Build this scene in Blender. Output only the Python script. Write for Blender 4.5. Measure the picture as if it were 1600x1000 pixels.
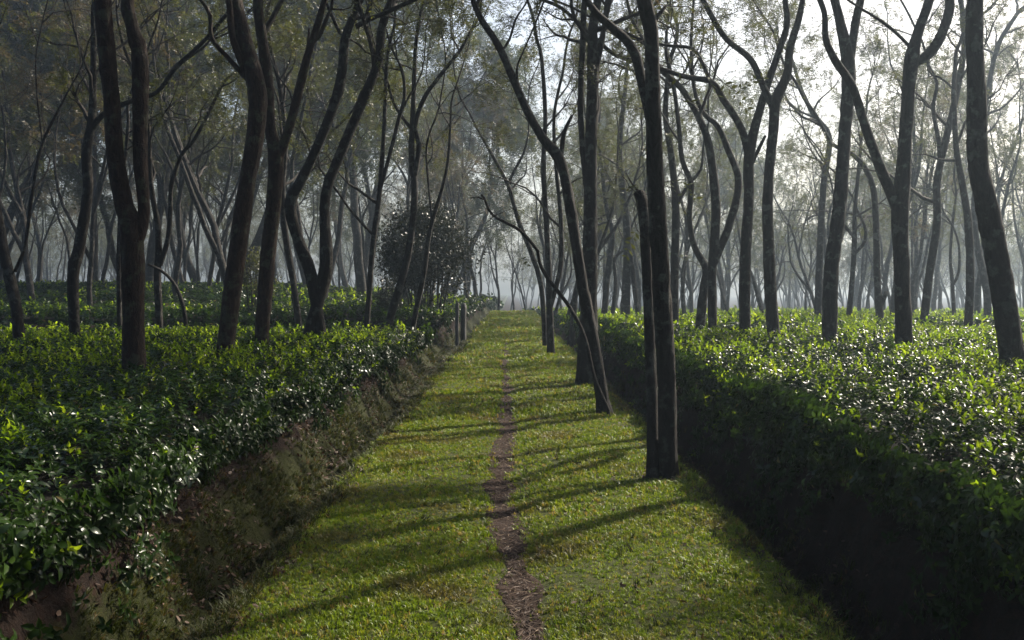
import bpy, bmesh, math
import numpy as np
from mathutils import Vector

# ------------------------------------------------------------------ clear
for o in list(bpy.data.objects):
    bpy.data.objects.remove(o)
scene = bpy.context.scene
COL = scene.collection

# ------------------------------------------------------------------ camera
EYE = 1.6
F = 1600 * 35.0 / 36.0            # focal length in photograph pixels
HOR = 450.0                       # horizon row in the photograph
cam_data = bpy.data.cameras.new("camera")
cam_data.lens = 35.0
cam_data.sensor_width = 36.0
cam_data.shift_y = -50.0 / 1600.0
cam_data.clip_start = 0.05
cam_data.clip_end = 2000.0
cam = bpy.data.objects.new("camera", cam_data)
cam.location = (0, 0, EYE)
cam.rotation_euler = (math.radians(90), 0, 0)
COL.objects.link(cam)
scene.camera = cam

# ------------------------------------------------------------------ sky, sun, exposure
SUN_AZ, SUN_EL = 48.0, 37.0       # degrees to the right of the view, above the horizon
world = bpy.data.worlds.new("World")
scene.world = world
world.use_nodes = True
wn = world.node_tree
wn.nodes.clear()
sky = wn.nodes.new("ShaderNodeTexSky")
sky.sky_type = 'NISHITA'
sky.sun_disc = False
sky.sun_elevation = math.radians(SUN_EL)
sky.sun_rotation = math.radians(SUN_AZ)
sky.air_density = 1.0
sky.dust_density = 4.5
sky.ozone_density = 1.0
bg = wn.nodes.new("ShaderNodeBackground")
bg.inputs["Strength"].default_value = 0.09
wo = wn.nodes.new("ShaderNodeOutputWorld")
wn.links.new(sky.outputs[0], bg.inputs[0])
wn.links.new(bg.outputs[0], wo.inputs[0])

sun_data = bpy.data.lights.new("sun", 'SUN')
sun_data.energy = 5.0
sun_data.angle = math.radians(0.6)
sun_data.color = (1.0, 0.91, 0.77)
sun = bpy.data.objects.new("sun", sun_data)
a_, e_ = math.radians(SUN_AZ), math.radians(SUN_EL)
to_sun = Vector((math.sin(a_) * math.cos(e_), math.cos(a_) * math.cos(e_), math.sin(e_)))
sun.rotation_euler = to_sun.to_track_quat('Z', 'Y').to_euler()
sun.location = to_sun * 60
COL.objects.link(sun)

vs = scene.view_settings
vs.view_transform = 'Standard'
vs.look = 'None'
vs.exposure = 1.12
vs.gamma = 1.0
vs.use_curve_mapping = False

cy = scene.cycles
cy.max_bounces = 5
cy.diffuse_bounces = 2
cy.glossy_bounces = 2
cy.transmission_bounces = 3
cy.volume_bounces = 0
cy.transparent_max_bounces = 4
cy.caustics_reflective = False
cy.caustics_refractive = False
cy.sample_clamp_indirect = 4.0
cy.use_denoising = True
try:
    cy.denoiser = 'OPENIMAGEDENOISE'
    cy.denoising_input_passes = 'RGB_ALBEDO_NORMAL'
    cy.denoising_prefilter = 'ACCURATE'
except Exception:
    pass


# ------------------------------------------------------------------ helpers
def P(px, py, D):
    """the point at depth D that the photograph shows at pixel (px, py)"""
    return np.array([(px - 800.0) / F * D, D, EYE - (py - HOR) / F * D])


def smooth(a, b, x):
    t = np.clip((np.asarray(x, float) - a) / (b - a), 0, 1)
    return t * t * (3 - 2 * t)


_tab = np.random.default_rng(5).random((256, 256))


def vnoise(x, y, s=1.0, o=0.0):
    """smooth value noise in 0..1"""
    x = np.asarray(x, float) / s + 37.7 + o * 17.3
    y = np.asarray(y, float) / s + 91.3 + o * 5.1
    xi, yi = np.floor(x).astype(int), np.floor(y).astype(int)
    fx, fy = x - xi, y - yi
    fx, fy = fx * fx * (3 - 2 * fx), fy * fy * (3 - 2 * fy)
    g = lambda i, j: _tab[i & 255, j & 255]
    return (g(xi, yi) * (1 - fx) + g(xi + 1, yi) * fx) * (1 - fy) + (g(xi, yi + 1) * (1 - fx) + g(xi + 1, yi + 1) * fx) * fy


def tag(o, label=None, cat=None, group=None, kind=None):
    if label: o["label"] = label
    if cat: o["category"] = cat
    if group: o["group"] = group
    if kind: o["kind"] = kind
    return o


def link(o, parent=None):
    COL.objects.link(o)
    if parent is not None:
        o.parent = parent
    return o


def empty(name, loc):
    o = bpy.data.objects.new(name, None)
    o.location = loc
    o.empty_display_size = 0.2
    return link(o)


def mesh_from(name, V, tris=None, quads=None, mats=(), tri_mat=None, quad_mat=None, smooth_shade=True, tint=None):
    """fast mesh from numpy arrays; faces are the quads, then the triangles"""
    me = bpy.data.meshes.new(name)
    nq = 0 if quads is None else len(quads)
    nt = 0 if tris is None else len(tris)
    parts, starts = [], []
    if nq:
        parts.append(np.asarray(quads, np.int32).ravel())
        starts.append(np.arange(nq) * 4)
    if nt:
        parts.append(np.asarray(tris, np.int32).ravel())
        starts.append(nq * 4 + np.arange(nt) * 3)
    li = np.concatenate(parts)
    st = np.concatenate(starts).astype(np.int32)
    me.vertices.add(len(V))
    me.vertices.foreach_set("co", np.asarray(V, np.float32).ravel())
    me.loops.add(len(li))
    me.loops.foreach_set("vertex_index", li)
    me.polygons.add(nq + nt)
    me.polygons.foreach_set("loop_start", st)
    if smooth_shade:
        me.polygons.foreach_set("use_smooth", np.ones(nq + nt, bool))
    for m in mats:
        me.materials.append(m)
    if quad_mat is not None or tri_mat is not None:
        mi = np.concatenate([np.zeros(0, np.int32)] + ([np.broadcast_to(quad_mat if quad_mat is not None else 0, nq).astype(np.int32)] if nq else [])
                            + ([np.broadcast_to(tri_mat if tri_mat is not None else 0, nt).astype(np.int32)] if nt else []))
        me.polygons.foreach_set("material_index", mi)
    if tint is not None:
        a = me.attributes.new("tint", 'FLOAT', 'FACE')
        a.data.foreach_set("value", np.asarray(tint, np.float32))
    me.update(calc_edges=True)
    return me


class Geo:
    """collects tubes and quads for one mesh"""
    def __init__(self):
        self.V, self.Q, self.T, self.qm, self.tm, self.qt, self.tt = [], [], [], [], [], [], []
        self.n = 0

    def add(self, V, quads=None, tris=None, mat=0, tint=None):
        V = np.asarray(V, float).reshape(-1, 3)
        if quads is not None and len(quads):
            q = np.asarray(quads) + self.n
            self.Q.append(q); self.qm.append(np.full(len(q), mat))
            self.qt.append(np.full(len(q), .5) if tint is None else np.broadcast_to(tint, len(q)))
        if tris is not None and len(tris):
            t = np.asarray(tris) + self.n
            self.T.append(t); self.tm.append(np.full(len(t), mat))
            self.tt.append(np.full(len(t), .5) if tint is None else np.broadcast_to(tint, len(t)))
        self.V.append(V)
        self.n += len(V)

    def tubes(self, pts, rad, k=5, mat=0, lump=None):
        """pts (M,n,3), rad (M,n): M tubes of n rings of k sides"""
        pts = np.asarray(pts, float); rad = np.asarray(rad, float)
        M, n = pts.shape[:2]
        t = np.gradient(pts, axis=1)
        t /= np.linalg.norm(t, axis=2, keepdims=True) + 1e-9
        mean = pts[:, -1] - pts[:, 0]
        ref = np.where(np.abs(mean[:, [2]]) > 0.75 * np.linalg.norm(mean, axis=1, keepdims=True), np.array([[1., .15, 0]]), np.array([[0.1, .05, 1.]]))
        u = np.cross(t, ref[:, None, :]); u /= np.linalg.norm(u, axis=2, keepdims=True) + 1e-9
        v = np.cross(t, u)
        a = np.arange(k) / k * 2 * math.pi
        r = rad[:, :, None] * np.ones(k)
        if lump is not None:
            r = r * lump
        ring = u[:, :, None, :] * (np.cos(a)[None, None, :, None] * r[..., None]) + v[:, :, None, :] * (np.sin(a)[None, None, :, None] * r[..., None])
        V = pts[:, :, None, :] + ring
        i = np.arange(n - 1)[:, None]; j = np.arange(k)[None, :]
        q = np.stack([i * k + j, (i + 1) * k + j, (i + 1) * k + (j + 1) % k, i * k + (j + 1) % k], -1).reshape(-1, 4)
        Q = (np.arange(M)[:, None, None] * (n * k) + q[None]).reshape(-1, 4)
        self.add(V, quads=Q, mat=mat)
        # end caps as fans of one vertex
        if k >= 5:
            base = self.n
            caps, T = [], []
            for m in range(M):
                off = base - M * n * k + m * n * k + (n - 1) * k
                caps.append(pts[m, -1] + t[m, -1] * rad[m, -1] * .4)
                for jj in range(k):
                    T.append((off + jj - base, m, off + (jj + 1) % k - base))
            T = np.array(T)
            T[:, 2], T[:, 1] = T[:, 2].copy(), T[:, 1].copy()
            self.add(np.array(caps), tris=T[:, [0, 2, 1]][:, ::-1], mat=mat)

    def mesh(self, name, mats, smooth_shade=True):
        V = np.concatenate(self.V)
        Q = np.concatenate(self.Q) if self.Q else None
        T = np.concatenate(self.T) if self.T else None
        tint = np.concatenate(([np.concatenate(self.qt)] if self.Q else []) + ([np.concatenate(self.tt)] if self.T else []))
        return mesh_from(name, V, T, Q, mats, np.concatenate(self.tm) if self.T else None, np.concatenate(self.qm) if self.Q else None, smooth_shade, tint)


# ------------------------------------------------------------------ materials
def new_mat(name):
    m = bpy.data.materials.new(name)
    m.use_nodes = True
    nt = m.node_tree
    nt.nodes.clear()
    out = nt.nodes.new("ShaderNodeOutputMaterial")
    return m, nt, out


def N(nt, kind, **kw):
    n = nt.nodes.new(kind)
    for k, v in kw.items():
        if k in ("ins",):
            for kk, vv in v.items():
                n.inputs[kk].default_value = vv
        else:
            setattr(n, k, v)
    return n


def ramp(nt, fac, stops):
    r = nt.nodes.new("ShaderNodeValToRGB")
    el = r.color_ramp.elements
    while len(el) < len(stops):
        el.new(0.5)
    for e, (p, c) in zip(el, stops):
        e.position = p
        e.color = (*c, 1)
    nt.links.new(fac, r.inputs[0])
    return r.outputs[0]


def noise(nt, scale, detail=4, rough=.6, coord=None, dist=0):
    n = N(nt, "ShaderNodeTexNoise", ins={"Scale": scale, "Detail": detail, "Roughness": rough, "Distortion": dist})
    if coord is None:
        coord = N(nt, "ShaderNodeNewGeometry").outputs["Position"]
    nt.links.new(coord, n.inputs["Vector"])
    return n.outputs["Fac"]


def mixc(nt, fac, a, b, mode='MIX'):
    m = nt.nodes.new("ShaderNodeMix")
    m.data_type = 'RGBA'
    m.blend_type = mode
    for s, v in ((m.inputs[0], fac), (m.inputs[6], a), (m.inputs[7], b)):
        if isinstance(v, (int, float)):
            s.default_value = v
        elif isinstance(v, tuple):
            s.default_value = (*v, 1)
        else:
            nt.links.new(v, s)
    return m.outputs[2]


def bump(nt, height, strength, dist):
    b = N(nt, "ShaderNodeBump", ins={"Strength": strength, "Distance": dist})
    nt.links.new(height, b.inputs["Height"])
    return b.outputs[0]


def bark_mat(name, dark, light, lichen):
    m, nt, out = new_mat(name)
    tc = N(nt, "ShaderNodeNewGeometry").outputs["Position"]
    mp = N(nt, "ShaderNodeMapping"); mp.inputs["Scale"].default_value = (1, 1, 0.35)
    nt.links.new(tc, mp.inputs[0])
    n1 = noise(nt, 22, 6, .7, mp.outputs[0], .6)
    n2 = noise(nt, 6, 4, .6, tc)
    n3 = noise(nt, 70, 3, .7, tc)
    c = ramp(nt, n1, [(.3, dark), (.7, light)])
    spot = ramp(nt, n2, [(.54, (0, 0, 0)), (.62, (1, 1, 1))])
    c = mixc(nt, spot, c, mixc(nt, n3, c, lichen))
    b = N(nt, "ShaderNodeBsdfPrincipled", ins={"Roughness": .85, "Specular IOR Level": .25})
    nt.links.new(c, b.inputs["Base Color"])
    h = nt.nodes.new("ShaderNodeMath"); h.operation = 'MULTIPLY_ADD'
    nt.links.new(n3, h.inputs[0]); h.inputs[1].default_value = .35; nt.links.new(n1, h.inputs[2])
    nt.links.new(bump(nt, h.outputs[0], 1.0, .05), b.inputs["Normal"])
    nt.links.new(b.outputs[0], out.inputs[0])
    return m


def leaf_mat(name, stops, rough=.35, trans=.45, spec=.5, trans_gain=1.6, by="tint", patch=None, gloss=None):
    """thin leaf: glossy top, light shining through; colour varies leaf by leaf"""
    m, nt, out = new_mat(name)
    if by == "tint":
        fac = N(nt, "ShaderNodeAttribute", attribute_name="tint").outputs["Fac"]
    else:
        fac = N(nt, "ShaderNodeObjectInfo").outputs["Random"]
    c = ramp(nt, fac, stops)
    if patch is not None:
        pn = noise(nt, patch[0], 3, .6)
        pf = ramp(nt, pn, [(patch[1], (0, 0, 0)), (patch[2], (1, 1, 1))])
        c = mixc(nt, pf, c, patch[3])
    b = N(nt, "ShaderNodeBsdfPrincipled", ins={"Roughness": rough, "Specular IOR Level": spec})
    nt.links.new(c, b.inputs["Base Color"])
    if gloss is not None:                           # a few waxy leaves shine, most are duller
        m1 = N(nt, "ShaderNodeMath", operation='MULTIPLY'); nt.links.new(fac, m1.inputs[0]); m1.inputs[1].default_value = 37.7
        m2 = N(nt, "ShaderNodeMath", operation='FRACT'); nt.links.new(m1.outputs[0], m2.inputs[0])
        m3 = N(nt, "ShaderNodeMapRange", ins={1: gloss[0], 2: 1.0, 3: spec, 4: gloss[1]}); nt.links.new(m2.outputs[0], m3.inputs[0])
        nt.links.new(m3.outputs[0], b.inputs["Specular IOR Level"])
    t = N(nt, "ShaderNodeBsdfTranslucent")
    g = mixc(nt, 1.0, c, (trans_gain, trans_gain * .95, trans_gain * .45), 'MULTIPLY')
    nt.links.new(g, t.inputs[0])
    mx = N(nt, "ShaderNodeMixShader", ins={0: trans})
    nt.links.new(b.outputs[0], mx.inputs[1]); nt.links.new(t.outputs[0], mx.inputs[2])
    nt.links.new(mx.outputs[0], out.inputs[0])
    return m


M = {}
M["bark"] = bark_mat("bark", (.008, .0065, .0055), (.034, .028, .024), (.10, .10, .085))
M["bark_red"] = bark_mat("bark_red", (.009, .006, .005), (.05, .029, .02), (.07, .072, .045))
M["twig"] = bark_mat("twig_bark", (.016, .013, .011), (.05, .042, .036), (.07, .07, .06))
M["crown"] = leaf_mat("crown_leaf", [(0, (.035, .038, .022)), (.35, (.048, .055, .026)), (.75, (.065, .078, .032)), (.9, (.085, .09, .035)), (1, (.075, .055, .04))], .5, .42, .35, 1.5)
M["crown_dark"] = leaf_mat("crown_leaf_dark", [(0, (.03, .042, .024)), (.6, (.045, .06, .03)), (1, (.06, .075, .035))], .45, .3, .4, 1.4)
M["crown_brown"] = leaf_mat("crown_leaf_brown", [(0, (.055, .045, .03)), (.5, (.08, .07, .04)), (1, (.10, .065, .05))], .5, .4, .35, 1.3)
M["shrub"] = leaf_mat("shrub_leaf", [(0, (.02, .024, .015)), (1, (.042, .046, .028))], .45, .15, .3, 1.2)
M["tea_old"] = leaf_mat("tea_leaf_mature", [(0, (.008, .018, .004)), (.6, (.014, .031, .006)), (1, (.026, .05, .009))], .28, .28, .06, 2.2, by="obj", gloss=(.74, .55))
M["tea_new"] = leaf_mat("tea_leaf_young", [(0, (.042, .075, .006)), (.6, (.07, .11, .008)), (1, (.115, .155, .013))], .3, .6, .08, 3.0, by="obj", gloss=(.8, .5))
M["tea_dead"] = leaf_mat("tea_leaf_withered", [(0, (.06, .035, .015)), (.6, (.11, .085, .02)), (1, (.16, .13, .03))], .5, .3, .3, 1.3, by="obj")
M["tea_stem"] = bark_mat("tea_stem", (.02, .016, .012), (.06, .05, .04), (.08, .08, .07))
M["grass"] = leaf_mat("grass_blade", [(0, (.062, .105, .007)), (.5, (.12, .18, .012)), (.85, (.175, .21, .018)), (1, (.25, .18, .07))], .42, .4, .18, 1.7, by="obj",
                      patch=(1.3, .52, .72, (.11, .085, .035)))
M["bank_grass"] = leaf_mat("bank_grass_blade", [(0, (.016, .023, .004)), (.5, (.029, .038, .006)), (.85, (.048, .055, .009)), (1, (.085, .052, .024))], .5, .35, .15, 1.5, by="obj")
M["litter"] = leaf_mat("dry_leaf", [(0, (.03, .015, .010)), (.5, (.065, .032, .02)), (1, (.13, .08, .05))], .6, .15, .3, 1.0, by="obj")
M["straw"] = leaf_mat("dry_straw", [(0, (.035, .02, .013)), (.7, (.09, .056, .038)), (1, (.2, .14, .09))], .6, .1, .3, 1.0, by="obj")


def soil_mat(name, stops, scale=9, moss=None):
    m, nt, out = new_mat(name)
    n1 = noise(nt, scale, 8, .68)
    n2 = noise(nt, 60, 4, .7)
    c = ramp(nt, n1, stops)
    c = mixc(nt, .35, c, mixc(nt, n2, (.02, .015, .012), c))
    if moss is not None:
        f = N(nt, "ShaderNodeAttribute", attribute_name="moss").outputs["Fac"]
        n3 = noise(nt, 14, 5, .7)
        a = nt.nodes.new("ShaderNodeMath"); a.operation = 'ADD'
        nt.links.new(f, a.inputs[0]); nt.links.new(n3, a.inputs[1])
        mf = ramp(nt, a.outputs[0], [(.75, (0, 0, 0)), (1.0, (1, 1, 1))])
        c = mixc(nt, mf, c, mixc(nt, n2, moss[0], moss[1]))
    b = N(nt, "ShaderNodeBsdfPrincipled", ins={"Roughness": .95, "Specular IOR Level": .15})
    nt.links.new(c, b.inputs["Base Color"])
    h = nt.nodes.new("ShaderNodeMath"); h.operation = 'MULTIPLY_ADD'
    nt.links.new(n2, h.inputs[0]); h.inputs[1].default_value = .4; nt.links.new(n1, h.inputs[2])
    nt.links.new(bump(nt, h.outputs[0], 1.0, .04), b.inputs["Normal"])
    nt.links.new(b.outputs[0], out.inputs[0])
    return m


M["soil"] = soil_mat("soil", [(.3, (.007, .0045, .0035)), (.52, (.015, .0075, .005)), (.72, (.034, .016, .0095))], 16, ((.008, .011, .003), (.034, .038, .007)))
M["turf"] = soil_mat("turf_soil", [(.3, (.03, .042, .008)), (.5, (.055, .068, .014)), (.7, (.07, .062, .024))], 12)
M["track"] = soil_mat("track_soil", [(.3, (.012, .007, .005)), (.5, (.034, .02, .014)), (.72, (.075, .045, .032))], 18)
M["hull"] = soil_mat("tea_shade_hull", [(.3, (.0025, .003, .002)), (.7, (.008, .009, .005))], 25)  # near-black: the shade inside the bushes is put into this colour


def plain_mat(name, c0, c1, scale, rough=.9):
    m, nt, out = new_mat(name)
    c = ramp(nt, noise(nt, scale, 6, .7), [(.3, c0), (.7, c1)])
    b = N(nt, "ShaderNodeBsdfPrincipled", ins={"Roughness": rough})
    nt.links.new(c, b.inputs["Base Color"])
    nt.links.new(bump(nt, noise(nt, scale * 4, 4, .7), .5, .01), b.inputs["Normal"])
    nt.links.new(b.outputs[0], out.inputs[0])
    return m


M["post"] = plain_mat("weathered_post", (.03, .027, .024), (.08, .075, .07), 14)

# ------------------------------------------------------------------ terrain
PL, PR = -1.38, 1.47              # edges of the grass path
END = 68.0                        # where the path gives way to tea


def edge_wob(y, o):
    return (vnoise(y, 0 * y, .7, o) - .5) * .16 + (vnoise(y, 0 * y, 2.3, o + 3) - .5) * .14


def bank_line(y):                 # x of the top of the bank, left of the path
    return -1.98 + edge_wob(y, 1) * 1.2


def right_line(y):
    return 2.17 + edge_wob(y, 2)


def gap_left(y):                  # 1 inside the cross drain between the two left fields
    return smooth(21.7, 22.4, y) * (1 - smooth(26.0, 26.6, y))


def field_z(x, y):
    """soil level of the planted fields"""
    x = np.asarray(x, float); y = np.asarray(y, float)
    lf = .36 - .06 * smooth(16, 21, y) + .24 * smooth(26, 27, y) + smooth(27, 43, y) * (.02 + .72 * smooth(-4.0, -13.0, x))
    return np.where(x < 0, lf, .22) - fall(x, y)


def track_mid(y):
    return np.interp(y, (4.6, 5.0, 5.9, 7.1, 8.3, 10.4, 13.1, 16.6, 20.7, 27.7), (.08, .06, .0, -.08, -.13, -.05, -.05, -.1, -.15, -.18)) + .10 * (vnoise(y, 0 * y, .8, 20) - .5)


def track_half(y):
    return (.082 + .15 * (vnoise(y, 0 * y, .45, 21) - .42) + .06 * (vnoise(y, 0 * y, .16, 22) - .5)) * (1 - .75 * smooth(16, 30, y)) + .02


def fall(x, y):
    """the land falls away gently in the distance"""
    x = np.asarray(x, float); y = np.minimum(np.asarray(y, float), 145.0)
    st = np.where(x > 2, 20.0, np.where(x < -2, 56.0, 66.0))
    d = np.maximum(0, y - st)
    return .0233 * d * d / (d + 6.0)


def ground_z(x, y):
    x = np.asarray(x, float); y = np.asarray(y, float)
    path = -fall(0 * x, y) - .022 * np.exp(-((x - track_mid(y)) / .14) ** 2) + .03 * (vnoise(x, y, .9, 4) - .5) + .014 * (vnoise(x, y, .22, 5) - .5) - .02 * np.exp(-(x / .25) ** 2)
    bl = bank_line(y); rl = right_line(y)
    ditch_l = -.12 * smooth(PL + edge_wob(y, 6), PL - .2, x)
    fz = field_z(x, y)
    lump = .20 * (vnoise(x, y, .42, 7) - .5) + .13 * (vnoise(x, y, .16, 8) - .5) + .06 * (vnoise(x, y, .08, 9) - .5)
    cut = .5 + .5 * smooth(.35, .6, vnoise(0 * y, y, 1.1, 9))
    tl = smooth(PL - .22, bl - .02, x)                 # up the left bank
    zl = path + ditch_l + (fz + .06 - path - ditch_l) * tl * np.where(tl < .98, .82 + .18 * cut, 1) + lump * smooth(PL, PL - .25, x)
    zl = zl - gap_left(y) * tl * .3
    dr = -.30 * smooth(PR + edge_wob(y, 10) * .8, PR + .3, x)
    tr = smooth(rl - .28, rl + .02, x)
    zr = path + dr + (fz - path - dr) * tr + lump * 1.1 * smooth(PR - .05, PR + .3, x)
    z = np.where(x < PL, zl, np.where(x > PR, zr, path))
    e = smooth(END - 1, END + 1, y)                    # beyond the path the soil is level
    return z


def tea_top(x, y):
    x = np.asarray(x, float); y = np.asarray(y, float)
    b = .08 * (vnoise(x, y, .75, 11) - .5) + .10 * (vnoise(x, y, 2.2, 12) - .5)
    base = np.where(x < 0, field_z(x, y) + .40, field_z(x, y) + .54)
    return base + b


def lines(lo, hi, centre, s0, s1, grow):
    out = [centre]
    s, v = s0, centre
    while v < hi:
        v += s; out.append(min(v, hi)); s = min(s1, s * grow if v > centre + 3 else s)
    s, v = s0, centre
    while v > lo:
        v -= s; out.append(max(v, lo)); s = min(s1, s * grow if v < centre - 3 else s)
    return np.array(sorted(set(np.round(out, 4))))


xs = lines(-260, 260, 0, .036, 18, 1.12)
ys = []
v, s = -6.0, .5
while v < 420:
    ys.append(v)
    s = .5 if v < 2 else min(16, max(.045, (v - 1) * .011))
    v += s
ys = np.array(ys + [430.0])
XX, YY = np.meshgrid(xs, ys)
ZZ = ground_z(XX, YY)
nx, ny = len(xs), len(ys)
ii = (np.arange(ny - 1)[:, None] * nx + np.arange(nx - 1)[None]).ravel()
gq = np.stack([ii, ii + 1, ii + nx + 1, ii + nx], -1)
gm = mesh_from("ground", np.stack([XX, YY, ZZ], -1).reshape(-1, 3), quads=gq, mats=[M["soil"]])
moss = (smooth(PL + .1, PL - .1, XX) * (1 - smooth(.55, .95, (ZZ + .05) / .45)) * .42 + .1 * (XX > -2)).ravel()
at = gm.attributes.new("moss", 'FLOAT', 'POINT')
at.data.foreach_set("value", moss.astype(np.float32))
tag(link(bpy.data.objects.new("ground", gm)), "dark reddish earth under the tea and along the ditches", kind="structure")


def sheet(name, x0f, x1f, y0, y1, nxs, lift, mat, label):
    yy = []
    v = y0
    while v < y1:
        yy.append(v); v += max(.08, v * .012)
    yy = np.array(yy + [y1])
    t = np.linspace(0, 1, nxs)
    X = x0f(yy)[:, None] * (1 - t) + x1f(yy)[:, None] * t
    Y = np.repeat(yy[:, None], nxs, 1)
    Z = ground_z(X, Y) + lift
    Z[:, 0] -= lift + .02; Z[:, -1] -= lift + .02
    k = (np.arange(len(yy) - 1)[:, None] * nxs + np.arange(nxs - 1)[None]).ravel()
    me = mesh_from(name, np.stack([X, Y, Z], -1).reshape(-1, 3), quads=np.stack([k, k + 1, k + nxs + 1, k + nxs], -1), mats=[mat])
    return tag(link(bpy.data.objects.new(name, me)), label, kind="structure")


sheet("grass_path", lambda y: PL + edge_wob(y, 13) - .05, lambda y: PR + edge_wob(y, 14) + .05, -5, END, 46, .008, M["turf"],
      "short mown grass path running straight between the tea hedges")
sheet("dirt_path", lambda y: track_mid(y) - track_half(y), lambda y: track_mid(y) + track_half(y), -5, 34, 10, .016, M["track"],
      "narrow reddish foot-worn dirt track down the middle of the grass path")


# ------------------------------------------------------------------ scatter by geometry nodes (uncountable cover only)
def scatter(name, pts, rot, scl, idx, protos, label, mats=None):
    """ONE stuff object: small leaf or blade clumps set on points"""
    n = len(pts)
    me = bpy.data.meshes.new(name)
    me.vertices.add(n)
    me.vertices.foreach_set("co", np.asarray(pts, np.float32).ravel())
    a = me.attributes.new("rot", 'FLOAT_VECTOR', 'POINT'); a.data.foreach_set("vector", np.asarray(rot, np.float32).ravel())
    a = me.attributes.new("scl", 'FLOAT', 'POINT'); a.data.foreach_set("value", np.asarray(scl, np.float32))
    a = me.attributes.new("idx", 'INT', 'POINT'); a.data.foreach_set("value", np.asarray(idx, np.int32))
    for m in mats or []:
        me.materials.append(m)
    o = link(bpy.data.objects.new(name, me))
    ng = bpy.data.node_groups.new(name + "_scatter", 'GeometryNodeTree')
    ng.interface.new_socket("Geometry", in_out='INPUT', socket_type='NodeSocketGeometry')
    ng.interface.new_socket("Geometry", in_out='OUTPUT', socket_type='NodeSocketGeometry')
    gi = ng.nodes.new("NodeGroupInput"); go = ng.nodes.new("NodeGroupOutput")
    ip = ng.nodes.new("GeometryNodeInstanceOnPoints")
    jn = ng.nodes.new("GeometryNodeJoinGeometry")
    for p in reversed(protos):                      # a join takes its inputs last first
        oi = ng.nodes.new("GeometryNodeObjectInfo")
        oi.inputs["Object"].default_value = p
        oi.inputs["As Instance"].default_value = False
        g2 = ng.nodes.new("GeometryNodeGeometryToInstance")
        ng.links.new(oi.outputs["Geometry"], g2.inputs[0])
        ng.links.new(g2.outputs[0], jn.inputs[0])

    def attr(nm, typ):
        q = ng.nodes.new("GeometryNodeInputNamedAttribute"); q.data_type = typ
        q.inputs["Name"].default_value = nm
        return q.outputs[0]
    ng.links.new(gi.outputs[0], ip.inputs["Points"])
    ng.links.new(jn.outputs[0], ip.inputs["Instance"])
    ip.inputs["Pick Instance"].default_value = True
    ng.links.new(attr("idx", 'INT'), ip.inputs["Instance Index"])
    e2 = ng.nodes.new("FunctionNodeEulerToRotation")
    ng.links.new(attr("rot", 'FLOAT_VECTOR'), e2.inputs[0])
    ng.links.new(e2.outputs[0], ip.inputs["Rotation"])
    ng.links.new(attr("scl", 'FLOAT'), ip.inputs["Scale"])
    ng.links.new(ip.outputs[0], go.inputs[0])
    md = o.modifiers.new("scatter", 'NODES')
    md.node_group = ng
    return tag(o, label, kind="stuff")


def proto(name, geo, mats):
    return bpy.data.objects.new(name, geo.mesh(name, mats))     # never linked to the scene


def leaf_shape(L, W, curl, fold, rows=(.3, .68)):
    """one leaf along +X from the origin, folded at the midrib and curling; 8 triangles"""
    V = [(0, 0, 0)]
    for t, w in zip(rows, (1.0, .82)):
        x = L * t
        z = L * (.18 * t - curl * t * t)
        V += [(x, W * .5 * w, z + W * fold * w), (x, 0, z), (x, -W * .5 * w, z + W * fold * w)]
    V.append((L, 0, L * (.18 - curl)))
    T = [(0, 2, 1), (0, 3, 2), (1, 2, 5), (1, 5, 4), (2, 3, 6), (2, 6, 5), (4, 5, 7), (5, 6, 7)]
    return np.array(V, float), np.array(T)


def rotm(rz, ry, rx=0.0):
    cz, sz, cy_, sy, cx, sx = math.cos(rz), math.sin(rz), math.cos(ry), math.sin(ry), math.cos(rx), math.sin(rx)
    Z = np.array([[cz, -sz, 0], [sz, cz, 0], [0, 0, 1]])
    Y = np.array([[cy_, 0, sy], [0, 1, 0], [-sy, 0, cy_]])
    X = np.array([[1, 0, 0], [0, cx, -sx], [0, sx, cx]])
    return Z @ Y @ X


def tea_shoot(seed, young):
    r = np.random.default_rng(seed)
    g = Geo()
    n = 6 if young else 7
    H = .11 if young else .08
    for i in range(n):
        t = i / (n - 1)
        if young and t > .1:
            L, W, el, mat = .052 + .036 * (1 - t), .025 + .012 * (1 - t), .75 + .5 * t, 1
            curl = r.uniform(.25, .75)
        else:
            L, W, el, mat = r.uniform(.065, .095), r.uniform(.03, .042), r.uniform(-.15, .6), 0
            curl = r.uniform(.15, .5)
        V, T = leaf_shape(L, W, curl, r.uniform(.12, .3))
        V = V @ rotm(i * 2.4 + r.uniform(-.4, .4), -el, r.uniform(-.4, .4)).T + np.array([0, 0, H * t])
        g.add(V, tris=T, mat=mat)
    g.tubes(np.array([[[0, 0, -.08], [0, 0, H]]]), np.array([[.0025, .0015]]), 3, 2)
    return proto("tea_shoot", g, [M["tea_old"], M["tea_new"], M["tea_stem"]])


def tea_twigs(seed):
    """a bare plucked twig with a withered leaf or two"""
    r = np.random.default_rng(seed)
    g = Geo()
    for i in range(4):
        a = r.uniform(0, 6.28); b = r.uniform(.2, .8)
        p = np.array([[0, 0, -.12], [math.cos(a) * .02 * b, math.sin(a) * .02 * b, -.02], [math.cos(a) * .06 * b, math.sin(a) * .06 * b, r.uniform(.03, .07)]])
        g.tubes(p[None], np.array([[.004, .003, .0018]]), 4, 2)
        V, T = leaf_shape(r.uniform(.05, .07), .024, r.uniform(.3, .7), .25)
        g.add(V @ rotm(a + r.uniform(-1, 1), -r.uniform(-.4, .4)).T + p[2], tris=T, mat=0 if i else 1)
    return proto("tea_twig", g, [M["tea_old"], M["tea_dead"], M["tea_stem"]])


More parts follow.
